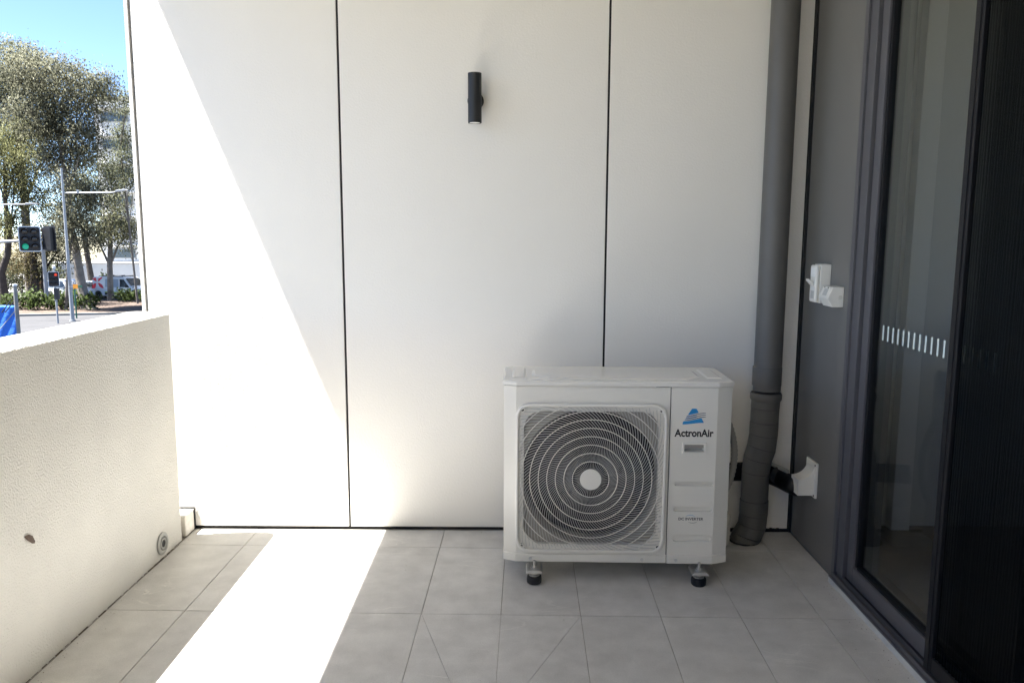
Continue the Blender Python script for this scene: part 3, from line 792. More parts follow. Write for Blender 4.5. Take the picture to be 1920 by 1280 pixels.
# grit and crumbs swept against the edges
gm = MB(); rs_ = random.Random(4)
for i in range(150):
    if i < 60: x, y = 1.255 - abs(rs_.gauss(0, 0.03)), rs_.uniform(2.1, 2.95)
    elif i < 100: x, y = XL + 0.008 + abs(rs_.gauss(0, 0.03)), rs_.uniform(2.2, 3.36)
    elif i < 130: x, y = rs_.uniform(-1.4, 1.2), 3.48 - abs(rs_.gauss(0, 0.03))
    else: x, y = rs_.uniform(-1.4, 1.2), rs_.uniform(2.2, 3.4)
    r = rs_.uniform(0.0006, 0.0024); a = rs_.uniform(0, PI)
    gm.add([(x+r*math.cos(a), y+r*math.sin(a), 0.0004), (x-r*math.sin(a), y+r*math.cos(a), 0.0004), (x-r*math.cos(a), y-r*math.sin(a), 0.0004), (x, y, 0.0004+r)], [(0, 1, 3), (1, 2, 3), (2, 0, 3), (0, 2, 1)])
tag(gm.build('grit', pmat('grit', (0.22, 0.19, 0.15), 0.9, 0.5, 200.0)), 'scattered grit and crumbs on the tiles along the edges', 'grit', kind='stuff')

# ================================================================ the street below, seen over the parapet
S = -4.4
ASPH = pmat('asphalt', (0.045, 0.045, 0.048), 0.9, 0.15, 0.8, 0.01, 20.0)
CONC = pmat('pale_concrete', (0.17, 0.165, 0.155), 0.9, 0.1, 0.5)
MULCH = pmat('mulch', (0.085, 0.06, 0.045), 0.95, 0.45, 2.5, 0.05, 8.0)
GRASSM = pmat('dry_ground', (0.12, 0.11, 0.07), 0.95, 0.3, 0.3)
KERB = pmat('kerb_concrete', (0.20, 0.195, 0.18), 0.85, 0.15, 2.0)
def sheet(name, pts, z, mat):
    m = MB(); m.v = [(x, y, z) for x, y in pts]; m.f = [tuple(range(len(pts)))]
    return tag(m.build(name, mat), kind='structure')
gnd = sheet('ground', [(-900, -900), (900, -900), (900, 1500), (-900, 1500)], S - 0.012, GRASSM)
sheet('road', [(-200, -60), (-3.5, -60), (-3.5, 52.0), (-22, 57.2), (-36, 53.6), (-200, 52)], S - 0.008, ASPH)
sheet('garden_bed', [(-120, 53.0), (-36, 53.75), (-22, 57.35), (-20, 64), (-34, 67.0), (-36, 65.8), (-120, 64)], S + 0.10, MULCH)
sheet('car_park', [(-160, 64.2), (-36, 65.9), (-34, 66.9), (-10, 63), (-10, 110), (-160, 110)], S - 0.004, CONC)
m = MB()
for (a, b) in (((-120, 52.75), (-36, 53.5)), ((-36, 53.5), (-22, 57.1))):
    d = Vector((b[0]-a[0], b[1]-a[1], 0)).normalized(); n = Vector((-d.y, d.x, 0)) * 0.25
    m.prism([a, b, (b[0]+n.x, b[1]+n.y), (a[0]+n.x, a[1]+n.y)], S - 0.1, S + 0.13)
tag(m.build('kerb', KERB), kind='structure')

# ---- trees
BARKG = pmat('pale_gum_bark', (0.24, 0.21, 0.175), 0.85, 0.3, 1.6, 0.02, 6.0, c2=(0.08, 0.07, 0.06))
BARKD = pmat('dark_bark', (0.055, 0.045, 0.038), 0.9, 0.35, 2.0, 0.03, 7.0)
LEAFS = {'gum': leaf_mat('gum_leaves', (0.225, 0.222, 0.155), (0.135, 0.14, 0.092)),
         'olive': leaf_mat('olive_leaves', (0.205, 0.208, 0.13), (0.12, 0.128, 0.072)),
         'wattle': leaf_mat('wattle_leaves', (0.205, 0.21, 0.105), (0.135, 0.14, 0.065)),
         'dark': leaf_mat('dark_leaves', (0.16, 0.172, 0.11), (0.09, 0.10, 0.062)),
         'rust': leaf_mat('mixed_leaves', (0.17, 0.13, 0.07), (0.07, 0.075, 0.03)),
         'shrub': leaf_mat('shrub_leaves', (0.10, 0.14, 0.045), (0.045, 0.065, 0.02))}
def leaves(blobs, dens, size, droop, rs, per=12, spread=0.42):
    """blobs: (x, y, z, rx, ry, rz); twig clusters through the outer part of each, leaves hang from each twig"""
    m = MB(); m.nrm = []
    for (x, y, z, rx, ry, rz) in blobs:
        nc = max(6, int(dens * (rx*ry*rz) ** (2/3)))
        for _ in range(nc):
            u = rs.uniform(-1, 1); th = rs.uniform(0, 2*PI); q = math.sqrt(1-u*u); rr = rs.uniform(0.25, 1.0) ** 0.45 * rs.uniform(0.85, 1.12)
            c = Vector((x+rx*rr*q*math.cos(th), y+ry*rr*q*math.sin(th), z+rz*rr*u))
            sp_ = spread * rs.uniform(0.6, 1.4)
            for _k in range(per):
                p = c + Vector((rs.gauss(0, sp_), rs.gauss(0, sp_), rs.gauss(0, sp_*0.7)))
                d = Vector((rs.gauss(0, 1), rs.gauss(0, 1), rs.gauss(0, 1) - droop)).normalized()
                w = d.cross(Vector((rs.gauss(0, 1), rs.gauss(0, 1), rs.gauss(0, 1)))).normalized()
                L = size * rs.uniform(0.6, 1.4); W = L * rs.uniform(0.16, 0.28)
                o = len(m.v)
                m.v += [tuple(p), tuple(p + d*L*0.5 + w*W), tuple(p + d*L), tuple(p + d*L*0.5 - w*W)]
                m.f.append((o, o+1, o+2, o+3))
                nn = (Vector(((c.x-x)/rx, (c.y-y)/ry, (c.z-z)/rz)).normalized()*0.75 + (p-c).normalized()*0.45 + Vector((rs.gauss(0, 0.28), rs.gauss(0, 0.28), rs.gauss(0, 0.28)))).normalized()
                m.nrm += [tuple(nn)]*4
    return m
def leafy(m, name, mat, parent):
    o = m.build(name, mat, parent, recalc=False)
    o.data.polygons.foreach_set('use_smooth', [True]*len(o.data.polygons))
    o.data.normals_split_custom_set_from_vertices(m.nrm)
    return o
def tree(label, base, trunk, blobs, leaf, bark, dens=130, size=0.17, droop=1.2, seed=1, group='trees across the street', ry=None, limbs=True, name='gum_tree'):
    rs = random.Random(seed)
    t = thing(name, base, label, 'tree', group=group); B = Vector(base)
    m = MB(); pts = [Vector(p[:3]) - B for p in trunk]; rad = [p[3] for p in trunk]
    m.tube(pts, rad, 10)
    bl = [(b[0]-B.x, (b[4] if len(b) > 4 else base[1])-B.y + rs.uniform(-0.8, 0.8), b[1]-B.z, b[2], (b[2]+b[3])/2*1.15, b[3]) for b in blobs]
    if limbs:
        for b in bl:
            c = Vector(b[:3]); best = min(range(len(pts)), key=lambda i: (pts[i]-c).length + (3 if pts[i].z > c.z else 0))
            best = max(1, best - (1 if len(pts) > 3 else 0)); a = pts[best]
            r0 = rad[best]*0.55; mid = a.lerp(c, 0.5) + Vector((rs.uniform(-.4, .4), rs.uniform(-.4, .4), rs.uniform(-0.1, 0.5)))
            m.tube([a, mid, c], [r0, r0*0.6, r0*0.3], 6)
            for _ in range(5):
                e = c + Vector((rs.uniform(-1, 1)*b[3]*0.9, rs.uniform(-1, 1)*b[4]*0.9, rs.uniform(-0.3, 0.95)*b[5]))
                m.tube([mid.lerp(c, rs.uniform(0.2, 0.9)), c.lerp(e, 0.5)+Vector((0, 0, 0.15)), e], [r0*0.34, r0*0.22, r0*0.08], 5)
    m.build('trunk', bark, t, smooth=True)
    leafy(leaves(bl, dens, size, droop, rs), 'crown', LEAFS[leaf], t)
    return t
G = [(-33.6, 12.5, 2.42, 1.69), (-35.5, 13.0, 2.1, 1.82), (-31.7, 11.5, 1.94, 1.61), (-30.4, 12.2, 1.05, 1.05), (-33.0, 9.6, 2.22, 1.45), (-34.9, 9.8, 2.02, 1.82), (-31.7, 8.1, 1.37, 1.37), (-34.0, 7.1, 1.78, 1.21)]
tree('tallest grey-green gum with pale forked limbs behind the street lamp', (-32.7, 58.5, S), [(-32.6, 58.5, S-0.1, 0.60), (-32.8, 58.5, S+0.5, 0.38), (-33.05, 58.5, -1.9, 0.33), (-33.2, 58.5, 0.3, 0.27), (-33.55, 58.5, 2.4, 0.2), (-33.45, 58.5, 4.6, 0.15), (-33.75, 58.5, 7.0, 0.11), (-33.56, 58.5, 9.8, 0.06)], G, 'gum', BARKG, seed=3)
tree('broad olive-green gum crown at the top left corner behind', (-41.6, 66, S), [(-41.6, 66, S, 0.4), (-41.5, 66, 4, 0.3), (-41.6, 66, 12, 0.12)], [(-41.7, 15.5, 2.28, 1.82), (-41.5, 12.6, 2.05, 1.82), (-44.1, 13.5, 2.28, 2.73), (-42.9, 9.6, 1.6, 1.82), (-40.0, 10.5, 1.6, 1.6), (-40.2, 7.5, 1.5, 1.5)], 'olive', BARKG, seed=5)
tree('slim gum beside the wall edge with dark narrow crown', (-31.0, 63, S), [(-31.0, 63, S, 0.09), (-31.3, 63, 2, 0.08), (-31.6, 63, 8, 0.07), (-31.0, 63, 11, 0.05)], [(-30.9, 11.6, 1.04, 1.04), (-31.5, 8.8, 0.96, 1.56), (-31.1, 6.4, 0.96, 1.74), (-32.6, 5.9, 1.09, 1.52), (-33.5, 7.2, 1.09, 1.09)], 'dark', BARKG, seed=8, dens=105)
tree('gum with smooth pale trunk standing in front of the van', (-34.5, 65.5, S), [(-34.51, 65.5, S-0.1, 0.34), (-34.5, 65.5, S+0.5, 0.25), (-34.4, 65.5, -1.4, 0.22), (-34.2, 65.5, 0.8, 0.18), (-34.1, 65.5, 3.0, 0.1)], [(-34.0, 1.9, 1.72, 1.45), (-32.7, 1.3, 0.99, 1.58), (-35.2, 1.6, 1.13, 1.13), (-33.6, 3.7, 1.13, 1.13)], 'olive', BARKG, seed=11, dens=105)
tree('low leafy gum spreading around the street lamp pole', (-33.6, 57.3, S), [(-33.6, 57.3, S, 0.13), (-33.2, 57.3, -1, 0.10), (-32.4, 57.3, 2.5, 0.06)], [(-32.0, 2.8, 1.35, 1.35), (-31.5, 1.0, 0.95, 0.95), (-33.1, 1.6, 1.2, 1.4), (-31.0, 4.1, 1.0, 0.9), (-32.3, 4.9, 1.2, 0.95)], 'gum', BARKG, seed=13, dens=105)
tree('dark twisted trunk tree with yellow-green feathery crown at left edge', (-40.7, 61.2, S), [(-40.71, 61.2, S-0.1, 0.36), (-40.8, 61.2, -1.7, 0.28), (-40.2, 61.2, -0.4, 0.24), (-39.9, 61.2, 1.25, 0.2), (-40.0, 61.2, 3.7, 0.16), (-39.8, 61.2, 7.0, 0.08)], [(-38.7, 8.5, 1.77, 1.68), (-39.3, 6.0, 1.51, 1.26), (-38.5, 4.3, 1.68, 1.35), (-39.9, 2.1, 1.35, 1.09), (-40.8, 7.0, 1.47, 2.1)], 'wattle', BARKD, seed=17, size=0.17, dens=120, droop=2.2, name='wattle_tree')
tree('rusty-tinted tree with ivy-dark trunk left of grey pole', (-40.35, 64.5, S), [(-40.35, 64.5, S-0.1, 0.36), (-40.24, 64.5, -1.84, 0.3), (-40.15, 64.5, 0.4, 0.2)], [(-39.8, 0.8, 1.6, 1.42), (-41.2, -0.9, 1.42, 1.16), (-40.4, -2.0, 1.0, 0.9)], 'rust', BARKD, seed=19, dens=105, name='ivy_tree')
tree('dark-trunked tree hugging the grey pole beside the hedge', (-39.7, 64.9, S), [(-39.78, 64.9, S-0.1, 0.26), (-39.66, 64.9, -1.84, 0.22), (-39.32, 64.9, 0.8, 0.15)], [(-38.3, 2.8, 1.42, 1.42), (-38.7, -0.1, 1.25, 1.25)], 'dark', BARKD, seed=23, dens=105, name='ivy_tree')
tree('thin dark leaning tree behind the rear of the van', (-39.4, 72, S), [(-39.45, 72, S-0.1, 0.3), (-39.69, 72, -2.2, 0.26), (-39.89, 72, -0.2, 0.22), (-40.24, 72, 3.2, 0.14)], [(-40.3, 4.2, 1.6, 1.5), (-39.2, 5.6, 1.4, 1.3), (-41.2, 6.4, 1.5, 1.6)], 'dark', BARKD, seed=29, dens=105, name='leaning_tree')
# ---- shrubs
def shrub(label, x, y, r, h, seed, leaf='shrub', group=None, z0=S+0.1):
    rs = random.Random(seed); t = thing('shrub', (x, y, z0), label, 'shrub', group=group)
    m = MB()
    for _ in range(6):
        a = rs.uniform(0, 2*PI); m.tube([(0, 0, -0.05), (math.cos(a)*r*0.3, math.sin(a)*r*0.3, h*0.5), (math.cos(a)*r*0.6, math.sin(a)*r*0.6, h*0.8)], [0.025, 0.018, 0.008], 5)
    m.build('stem', BARKD, t)
    leafy(leaves([(0, 0, h*0.52, r, r, h*0.5)], 75, 0.24, -0.3, rs, per=10, spread=0.16), 'foliage', LEAFS[leaf], t)
HL = ['hedge shrub behind the kerb, third from the left edge', 'hedge shrub behind the kerb below the grey pole', 'hedge shrub just left of the low traffic signal post', 'hedge shrub just right of the low traffic signal post',
      'hedge shrub directly behind the street lamp pole', 'hedge shrub touching the left foot of the big gum', 'hedge shrub above the blue hoarding post, leftmost of the hedge', 'hedge shrub right of the big gum foot on bare mulch']
for i, (x, y) in enumerate(((-37.6, 57.6), (-36.6, 57.9), (-35.7, 57.3), (-34.8, 57.9), (-34.0, 57.4), (-33.4, 58.4), (-38.6, 58.3), (-31.9, 57.6))):
    shrub(HL[i], x, y, 0.75, 1.15 + 0.15*((i*7) % 3), 40+i, group='hedge along the kerb')
shrub('sunlit round shrub below the nose of the van', -33.0, 65.0, 0.95, 1.0, 61)
shrub('spiky green shrub at the wall edge beside the van', -31.6, 64.6, 0.85, 0.95, 62)
for i, (x, y, h) in enumerate(((-47.5, 74, 3.4), (-45.2, 75, 3.0), (-49.8, 74.5, 3.8))):
    shrub(['tall bush at the back of car park, middle of three', 'shortest dark bush at back of car park beside brown fence', 'tallest dark bush at the left edge of car park'][i], x, y, 1.7, h, 70+i, leaf='dark', group='bushes at the back of the car park', z0=S)
shrub('small bush between the big gum and the van', -37.9, 71.2, 0.7, 1.9, 77, z0=S)

# ---- far buildings
BW = pmat('building_white', (0.72, 0.72, 0.71), 0.7, 0.04, 0.3)
BWIN = pmat('building_glass', (0.10, 0.13, 0.15), 0.15)
BGREY = pmat('building_grey', (0.30, 0.30, 0.30), 0.7)
apt = thing('apartment_building', (-32, 80, S), 'white multi-storey building with dark strip windows behind the gums', 'building')
MB().box(-10.6, 14, 0, 12, 2.9, 19).build('wall', BW, apt)
MB().box(-10.8, 14.2, -0.3, 12.2, 19.001, 19.3).build('roof', BGREY, apt)
for i, z in enumerate((3.25, 6.2, 8.6, 11.4, 14.2, 16.9)):
    for j, x in enumerate((-9.9, -6.6, -3.3, 0.0)):
        w = MB().box(x, x+2.7, -0.06, 0.0, z, z+0.95).build('window', BGREY, apt)
        MB().box(x+0.08, x+2.62, -0.075, -0.0605, z+0.07, z+0.88).build('pane', BWIN, w)
    MB().box(-10.6, 14, -0.5, -0.001, z+1.25, z+1.4).build('ledge', BW, apt)
pod = thing('low_building', (-38, 78, S), 'low white building wall behind the parked van', 'building')
MB().box(-9.4, 18, 0, 1.9, 0, 2.75).build('wall', BW, pod)
for x in (0.2, 3.4, 6.2):
    w = MB().box(x, x+1.8, -0.05, 0, 0.6, 2.1).build('window', BGREY, pod)
    MB().box(x+0.1, x+1.7, -0.065, -0.0505, 0.7, 2.0).build('pane', BWIN, w)
MB().box(-9.5, 18.1, -0.12, 2.0, 2.751, 2.86).build('coping', BGREY, pod)
bf = thing('brown_fence', (-46.6, 76.6, S), 'brown timber fence in front of the low white building', 'fence')
for i in range(24):
    MB().box(-1.9+i*0.155, -1.9+i*0.155+0.15, 0, 0.03, 0.0, 1.2).build('paling', pmat('brown_timber', (0.12, 0.05, 0.03), 0.8, 0.2, 3.0, rnd=0.2), bf)

# ---- vehicles
VW = pmat('vehicle_white', (0.74, 0.75, 0.76), 0.25, coat=0.5)
VGL = pmat('vehicle_glass', (0.025, 0.03, 0.035), 0.05)
TYRE = pmat('tyre', (0.015, 0.015, 0.015), 0.8)
RIM = pmat('rim', (0.45, 0.45, 0.46), 0.3, metal=0.7)
RED = pmat('emblem_red', (0.70, 0.03, 0.05), 0.4)
LIME = pmat('lime_stripe', (0.45, 0.55, 0.06), 0.5)
BLKP = pmat('black_plastic', (0.02, 0.02, 0.02), 0.6)
LAMP_R = pmat('tail_lamp', (0.35, 0.01, 0.01), 0.2)
LAMP_W = pmat('head_lamp', (0.75, 0.77, 0.8), 0.1)
SILV = pmat('vehicle_silver', (0.42, 0.45, 0.48), 0.25, metal=0.3, coat=0.5)
def wheel(parent, x, y, r, side):
    t = MB().lathe([(r*0.62, -0.11), (r*0.95, -0.11), (r, -0.07), (r, 0.07), (r*0.95, 0.11), (r*0.62, 0.11)], (x, y, r), 26, 'y').build('tyre', TYRE, parent, smooth=True)
    yy = y + side*0.112
    MB().lathe([(r*0.61, yy - side*0.02 - 0), (r*0.58, yy), (r*0.2, yy - side*0.012), (r*0.15, yy + side*0.004)], (x, 0, r), 20, 'y').build('rim', RIM, t, smooth=True)
def body(profile, hw, tuck, zmid, name, mat, parent, bev=0.06):
    """side profile swept across the width; the upper part leans in"""
    m = MB(); n = len(profile)
    rows = [(-hw, 1.0), (-hw*0.5, 0.0), (hw*0.5, 0.0), (hw, 1.0)]
    for (y, e) in rows:
        for (x, z) in profile:
            k = max(0, (z-zmid))*tuck*e
            m.v.append((x, y - math.copysign(k, y) if e else y, z))
    for r in range(3):
        for i in range(n): m.f.append((r*n+i, r*n+(i+1) % n, (r+1)*n+(i+1) % n, (r+1)*n+i))
    m.f.append(tuple(range(n-1, -1, -1))); m.f.append(tuple(3*n+i for i in range(n)))
    return m.build(name, mat, parent, bevel=bev, seg=3, smooth=True)
def side_patch(pts, y, hw, tuck, zmid, name, mat, parent, off=0.012):
    s_ = -1 if y < 0 else 1
    def yy(z, o): return s_*(hw - max(0, z-zmid)*tuck + o)
    n = len(pts); m = MB()
    m.v = [(x, yy(z, off), z) for x, z in pts] + [(x, yy(z, -0.03), z) for x, z in pts]
    m.f = [tuple(range(n)), tuple(range(2*n-1, n-1, -1))] + [(i, (i+1) % n, n+(i+1) % n, n+i) for i in range(n)]
    return m.build(name, mat, parent)
van = thing('delivery_van', (-35.0, 68.55, S), 'white delivery van with red petal emblem parked behind trees', 'van', R(-16.6))
HW, TK, ZM = 0.95, 0.10, 1.0
vprof = [(-2.45, 0.42), (-2.47, 0.9), (-2.44, 1.5), (-2.36, 1.93), (-2.2, 1.98), (0.75, 1.98), (0.98, 1.93), (1.72, 1.18), (2.30, 1.02), (2.44, 0.88), (2.48, 0.45), (2.35, 0.32), (-2.35, 0.32)]
vb = body(vprof, HW, TK, ZM, 'body', VW, van)
for s_ in (-1, 1):
    side_patch([(0.62, 1.12), (1.62, 1.12), (1.02, 1.78), (0.62, 1.80)], s_, HW, TK, ZM, 'door_window', VGL, van)
    side_patch([(-1.0, 1.10), (0.45, 1.10), (0.45, 1.80), (-1.0, 1.80)], s_, HW, TK, ZM, 'side_panel', pmat('van_grey_panel', (0.33, 0.38, 0.44), 0.3), van, 0.008)
    side_patch([(-1.05, 0.62), (1.35, 0.62), (1.35, 0.70), (-1.05, 0.70)], s_, HW, TK, ZM, 'lime_stripe', LIME, van)
    side_patch([(-1.05, 0.42), (1.2, 0.42), (1.2, 0.61), (-1.05, 0.61)], s_, HW, TK, ZM, 'black_skirt', BLKP, van)
    side_patch([(0.58, 0.78), (0.60, 0.78), (0.60, 1.82), (0.58, 1.82)], s_, HW, TK, ZM, 'door_gap', BLKP, van, 0.004)
    side_patch([(0.66, 0.98), (0.86, 0.98), (0.86, 1.03), (0.66, 1.03)], s_, HW, TK, ZM, 'handle', BLKP, van, 0.03)
    for x in (-1.75, 1.75):
        side_patch([(x+0.41*math.cos(t*PI/12), 0.36+0.41*math.sin(t*PI/12)) for t in range(13)], s_, HW, TK, ZM, 'wheel_arch', BLKP, van, 0.006)
    side_patch([(2.05, 0.80), (2.38, 0.80), (2.30, 0.98), (2.08, 0.98)], s_, HW, TK, ZM, 'headlight', LAMP_W, van)
    side_patch([(-2.44, 0.95), (-2.36, 0.95), (-2.36, 1.5), (-2.42, 1.5)], s_, HW, TK, ZM, 'tail_light', LAMP_R, van)
    MB().box(1.28, 1.45, s_*1.02-0.1, s_*1.02+0.1, 1.12, 1.36).build('mirror', BLKP, van, bevel=0.03)
    # four red petals around a white centre
    em = [((-2.40, 1.86), (-2.02, 1.90), (-1.93, 1.62), (-1.96, 1.55), (-2.22, 1.66)), ((-1.78, 1.58), (-1.66, 1.60), (-1.22, 1.95), (-1.42, 1.95), (-1.72, 1.84)),
          ((-1.80, 1.44), (-1.62, 1.44), (-1.32, 1.28), (-1.14, 0.98), (-1.34, 1.0), (-1.60, 1.12)), ((-1.98, 1.42), (-2.15, 1.40), (-2.38, 1.22), (-2.42, 0.95), (-2.10, 0.98), (-2.02, 1.14))]
    for p in em: side_patch(p, s_, HW, TK, ZM, 'emblem_petal', RED, van, 0.010)
    MB().box(-1.9, 0.7, s_*0.62-0.02, s_*0.62+0.02, 2.0, 2.05).build('roof_rail', BLKP, van)
    for x in (-1.75, 1.75): wheel(van, x, s_*0.84, 0.34, s_)
m = MB(); m.v = [(1.075, -0.72, 1.845), (1.075, 0.72, 1.845), (1.685, 0.82, 1.235), (1.685, -0.82, 1.235)]; m.v = [(a+0.03, b, c+0.03) for a, b, c in m.v]; m.f = [(0, 1, 2, 3)]
m.build('windscreen', VGL, van)
MB().box(2.445, 2.50, -0.6, 0.6, 0.62, 0.86).build('front_grille', BLKP, van, bevel=0.02)
MB().box(2.40, 2.53, -0.9, 0.9, 0.34, 0.56).build('bumper', BLKP, van, bevel=0.03)
for x in (-1.5, -0.3, 0.6): MB().box(x, x+0.06, -0.66, 0.66, 2.051, 2.09).build('roof_bar', BLKP, van)

def car(label, loc, rz, paint, prof, ghouse, name):
    t = thing(name, loc, label, 'car', rz); hw, tk, zm = 0.90, 0.22, 0.95
    body(prof, hw, tk, zm, 'body', paint, t)
    for s_ in (-1, 1):
        for g in ghouse: side_patch(g, s_, hw, tk, zm, 'side_window', VGL, t)
        for x in (-1.35, 1.35):
            side_patch([(x+0.42*math.cos(q*PI/12), 0.36+0.42*math.sin(q*PI/12)) for q in range(13)], s_, hw, tk, zm, 'wheel_arch', BLKP, t, 0.006)
            wheel(t, x, s_*0.80, 0.35, s_)
        side_patch([(-2.24, 0.80), (-2.02, 0.82), (-2.05, 1.02), (-2.2, 1.05)], s_, hw, tk, zm, 'tail_light', LAMP_R, t)
        side_patch([(1.95, 0.72), (2.2, 0.72), (2.1, 0.86), (1.9, 0.88)], s_, hw, tk, zm, 'headlight', LAMP_W, t)
        side_patch([(-0.95, 0.36), (0.92, 0.36), (0.92, 0.46), (-0.95, 0.46)], s_, hw, tk, zm, 'sill', BLKP, t, 0.01)
        MB().box(0.55, 0.70, s_*0.95-0.09, s_*0.95+0.09, 0.98, 1.14).build('mirror', paint, t, bevel=0.03)
    return t
sp1 = [(-2.25, 0.45), (-2.30, 0.85), (-2.22, 1.08), (-2.02, 1.60), (-1.8, 1.72), (0.1, 1.72), (0.35, 1.66), (0.98, 1.10), (1.95, 0.98), (2.22, 0.80), (2.28, 0.45), (2.15, 0.33), (-2.15, 0.33)]
car('white four-wheel drive parked behind the low traffic signal', (-39.4, 68.0, S), R(-28), VW, sp1, [[(-1.95, 1.08), (-1.05, 1.08), (-1.05, 1.58), (-1.80, 1.58)], [(-0.98, 1.08), (-0.12, 1.08), (-0.12, 1.60), (-0.98, 1.60)], [(-0.05, 1.08), (0.80, 1.08), (0.32, 1.56), (-0.05, 1.60)]], 'parked_car')
sp2 = [(-2.2, 0.45), (-2.25, 0.8), (-2.1, 1.0), (-1.55, 1.40), (-1.2, 1.50), (0.0, 1.50), (0.3, 1.44), (1.0, 1.02), (1.9, 0.88), (2.16, 0.72), (2.2, 0.45), (2.1, 0.30), (-2.1, 0.30)]
car('silver hatchback half hidden by the big gum trunk', (-37.7, 70.4, S), R(-20), SILV, sp2, [[(-1.5, 1.02), (-0.9, 1.02), (-0.9, 1.38), (-1.25, 1.36)], [(-0.84, 1.02), (-0.05, 1.02), (-0.05, 1.40), (-0.84, 1.40)], [(0.02, 1.02), (0.80, 1.02), (0.30, 1.34), (0.02, 1.38)]], 'parked_car')

# ---- street furniture
GALV = pmat('galvanised_steel', (0.32, 0.33, 0.34), 0.5, 0.06, 3.0, metal=0.2)
SIGB = pmat('signal_black', (0.012, 0.012, 0.014), 0.5)
SIGW = pmat('signal_white', (0.75, 0.76, 0.76), 0.5)
LENSD = pmat('dark_lens', (0.02, 0.015, 0.015), 0.2)
def emis(name, c, e):
    m = pmat(name, c, 0.3); b = m.node_tree.nodes['Principled BSDF']
    b.inputs['Emission Color'].default_value = (*c, 1); b.inputs['Emission Strength'].default_value = e; return m
GREEN = emis('green_light', (0.01, 0.36, 0.22), 0.07)
REDL = emis('red_light', (0.7, 0.05, 0.02), 0.12)
def head(parent, c, rz, w, h, cols, lens_r, lit, rim=None):
    """signal head: backing board with pale rim, housing, hooded lenses; faces local -y"""
    M = Matrix.Translation(c) @ Matrix.Rotation(rz, 4, 'Z')
    def put(m): m.v = [tuple(M @ Vector(v)) for v in m.v]; return m
    def rrect(hw, hh, r):
        out = []
        for (cx, cz, a0) in ((hw-r, hh-r, 0), (-hw+r, hh-r, 90), (-hw+r, -hh+r, 180), (hw-r, -hh+r, 270)):
            for k in range(5): t = R(a0+22.5*k); out.append((cx+r*math.cos(t), cz+r*math.sin(t)))
        return out
    bd = put(MB().prism(rrect(w/2, h/2, w*0.12), -0.012, 0.012, 'y')).build('backing_board', rim or SIGW, parent)
    put(MB().prism(rrect(w/2-w*0.045, h/2-w*0.045, w*0.09), -0.02, -0.0125, 'y')).build('board_face', SIGB, bd)
    put(MB().box(-w*0.36, w*0.36, 0.0125, 0.2, -h*0.44, h*0.44)).build('housing', SIGB, parent)
    for i in range(cols):
        x = (i-(cols-1)/2)*w*0.42
        for j in range(3):
            z = (1-j)*h*0.29; key = (i, j)
            ln = put(MB().lathe([(lens_r, -0.06), (lens_r*0.6, -0.075), (lens_r*0.1, -0.08)], (x, 0, z), 18, 'y')).build('lens', lit.get(key, LENSD), parent, smooth=True)
            m = MB(); n = 16
            for k in range(n+1):
                t = R(-20 + 220*k/n)
                for rr in (1.12, 1.2):
                    m.v.append((x+lens_r*rr*math.cos(t), -0.02, z+lens_r*rr*math.sin(t))); m.v.append((x+lens_r*rr*math.cos(t), -0.02-lens_r*(1.1+0.7*math.sin(max(0, t))), z+lens_r*rr*math.sin(t)))
            for k in range(n):
                a = 4*k; m.f += [(a, a+1, a+5, a+4), (a+2, a+6, a+7, a+3), (a+1, a+3, a+7, a+5)]
            put(m).build('visor', SIGB, ln, smooth=False)
ov_ = thing('overhead_signal', (-29.2, 37, S), 'overhead traffic signal on a mast arm showing green', 'traffic light')
MB().tube([(0, 0, 0), (0, 0, 5.6)], [0.13, 0.11], 14).build('post', GALV, ov_, smooth=True)
MB().tube([(0, 0, 5.15), (2.5, 0, 5.22), (5.55, 0, 5.42), (6.6, 0.1, 5.46)], [0.085, 0.08, 0.065, 0.06], 12).build('mast_arm', GALV, ov_, smooth=True)
head(ov_, Vector((6.13, -0.15, 5.50)), R(28), 0.92, 1.2, 2, 0.135, {(0, 2): GREEN})
head(ov_, Vector((6.88, 0.2, 5.52)), R(158), 0.80, 1.2, 1, 0.135, {}, SIGB)
lowsig = thing('traffic_signal', (-29.66, 49.6, S), 'low post traffic signal with black board by the road', 'traffic light')
MB().tube([(0, 0, 0), (0, 0, 3.55)], 0.06, 12).build('post', GALV, lowsig, smooth=True)
MB().lathe([(0.09, 3.55), (0.09, 3.72), (0.05, 3.76)], (0, 0, 0), 14).build('cap', SIGW, lowsig)
head(lowsig, Vector((0.03, -0.16, 2.86)), R(28), 0.62, 0.97, 2, 0.085, {(1, 0): REDL})
MB().box(-0.08, 0.22, -0.1, 0.1, 1.55, 2.25).build('control_box', SIGB, lowsig, bevel=0.02)
sl = thing('street_lamp', (-29.45, 50.9, S), 'tall grey street lamp pole with a long horizontal arm', 'street lamp')
MB().tube([(0, 0, 0), (0, 0, 4), (0, 0, 9.95)], [0.13, 0.10, 0.06], 14).build('pole', GALV, sl, smooth=True)
MB().lathe([(0.2, 0), (0.2, 0.06)], (0, 0, 0), 14).build('base_plate', GALV, sl)
MB().tube([(0, 0, 8.36), (3.2, 0, 8.40), (3.55, 0, 8.47)], [0.05, 0.042, 0.038], 10).build('arm', GALV, sl, smooth=True)
MB().prism([(3.4, 8.42), (4.05, 8.50), (4.2, 8.55), (4.1, 8.62), (3.5, 8.56)], -0.13, 0.13, 'y').build('luminaire', GALV, sl, bevel=0.02)
MB().box(0.9, 1.0, -0.05, 0.05, 8.42, 8.58).build('bracket', GALV, sl)
s2 = thing('street_lamp', (-37.5, 50.6, S), 'lamp arm reaching in from left edge below the wattle', 'street lamp')
MB().tube([(0, 0, 0), (0, 0, 7.9)], [0.13, 0.08], 12).build('pole', GALV, s2, smooth=True)
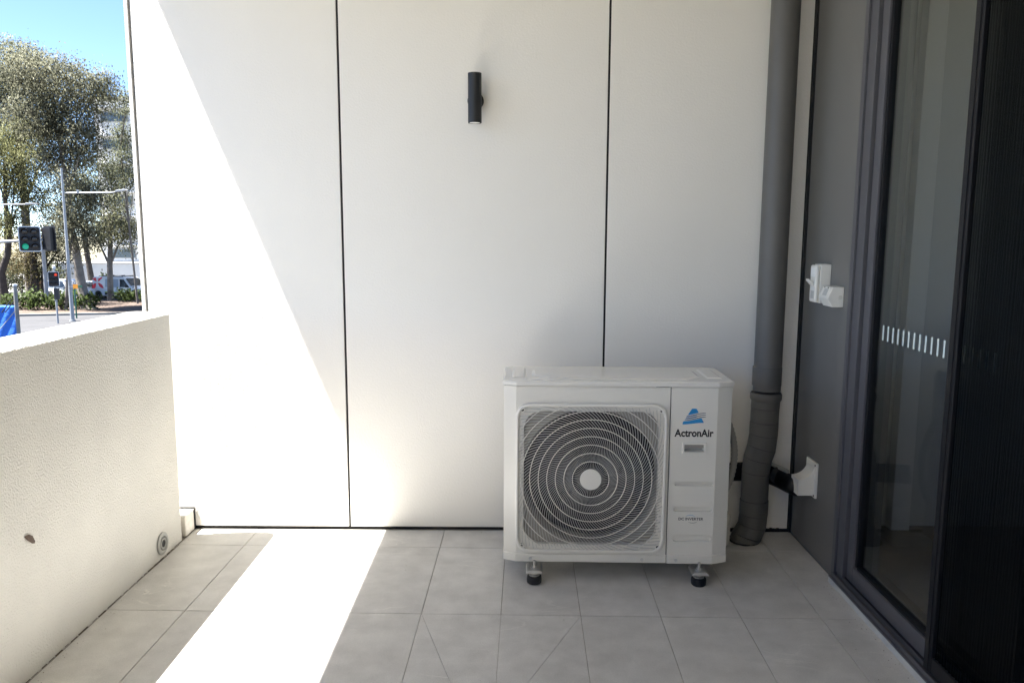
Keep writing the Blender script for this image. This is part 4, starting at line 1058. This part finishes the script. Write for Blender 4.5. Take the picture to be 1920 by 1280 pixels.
MB().tube([(0, 0, 7.55), (5.9, 0, 7.62)], [0.05, 0.04], 10).build('arm', GALV, s2, smooth=True)
MB().prism([(5.7, 7.58), (6.5, 7.62), (6.6, 7.68), (5.8, 7.72)], -0.12, 0.12, 'y').build('luminaire', GALV, s2, bevel=0.02)
p2 = thing('grey_pole', (-38.3, 62.8, S), 'plain grey pole rising from hedge below the overhead signal', 'pole')
MB().tube([(0, 0, 0), (0, 0, 4.7)], [0.17, 0.14], 12).build('shaft', GALV, p2, smooth=True)
MB().lathe([(0.15, 4.70), (0.10, 4.78)], (0, 0, 0), 12).build('cap', GALV, p2)
og = thing('orange_sign', (-28.9, 50.6, S), 'small orange sign on the street lamp pole', 'sign')
MB().box(-0.16, 0.16, -0.06, -0.04, 2.18, 2.46).build('plate', pmat('sign_orange', (0.75, 0.30, 0.03), 0.5), og)
MB().box(-0.42, 0.1, -0.039, -0.02, 2.28, 2.33).build('bracket', GALV, og)
gpst = thing('green_post', (-30.2, 52.7, S), 'thin dark green post to the right of lamp pole', 'post')
MB().tube([(0, 0, 0), (0, 0, 2.25)], 0.05, 10).build('shaft', pmat('post_green', (0.02, 0.10, 0.06), 0.5), gpst, smooth=True)
MB().box(-0.02, 0.55, -0.02, 0.02, 2.1, 2.25).build('sign_blade', MATS['post_green'], gpst)
# blue hoarding
BLUEC = pmat('blue_shade_cloth', (0.03, 0.16, 0.62), 0.75, 0.12, 1.5, 0.05, 2.5)
hf = thing('hoarding_fence', (-24.72, 38.0, S), 'temporary fence wrapped in bright blue cloth beside the road', 'fence')
m = MB(); nx, nz = 40, 16
for i in range(nx+1):
    for j in range(nz+1):
        x = -5.6 + 5.55*i/nx; z = 0.15 + 2.08*j/nz
        m.v.append((x, 0.03*math.sin(x*5+z*2)+0.02*math.sin(x*11-z*5), z))
for i in range(nx):
    for j in range(nz): a = i*(nz+1)+j; m.f.append((a, a+nz+1, a+nz+2, a+1))
cl = m.build('blue_cloth', BLUEC, hf, smooth=True); cl.modifiers.new('solid', 'SOLIDIFY').thickness = 0.006
MB().tube([(0, 0, 0), (0, 0, 3.2)], 0.09, 10).build('post', pmat('weathered_post', (0.20, 0.20, 0.19), 0.8, 0.3, 4.0), hf, smooth=True)
MB().lathe([(0.10, 3.2), (0.10, 3.3)], (0, 0, 0), 12).build('cap', SIGW, hf)
MB().tube([(-2.8, -0.1, 0), (-2.8, -0.1, 2.25)], 0.03, 8).build('post', GALV, hf, smooth=True)
MB().tube([(-1.0, -0.12, 0.88), (-0.05, -0.10, 1.95)], 0.022, 8).build('brace', GALV, hf, smooth=True)
for d in (0.0, 0.16): MB().tube([(-0.66+d, -0.14, 1.90), (-0.10+d*0.4, -0.14, 2.58-d*0.9)], 0.028, 8).build('bar', BLKP, hf, smooth=True)
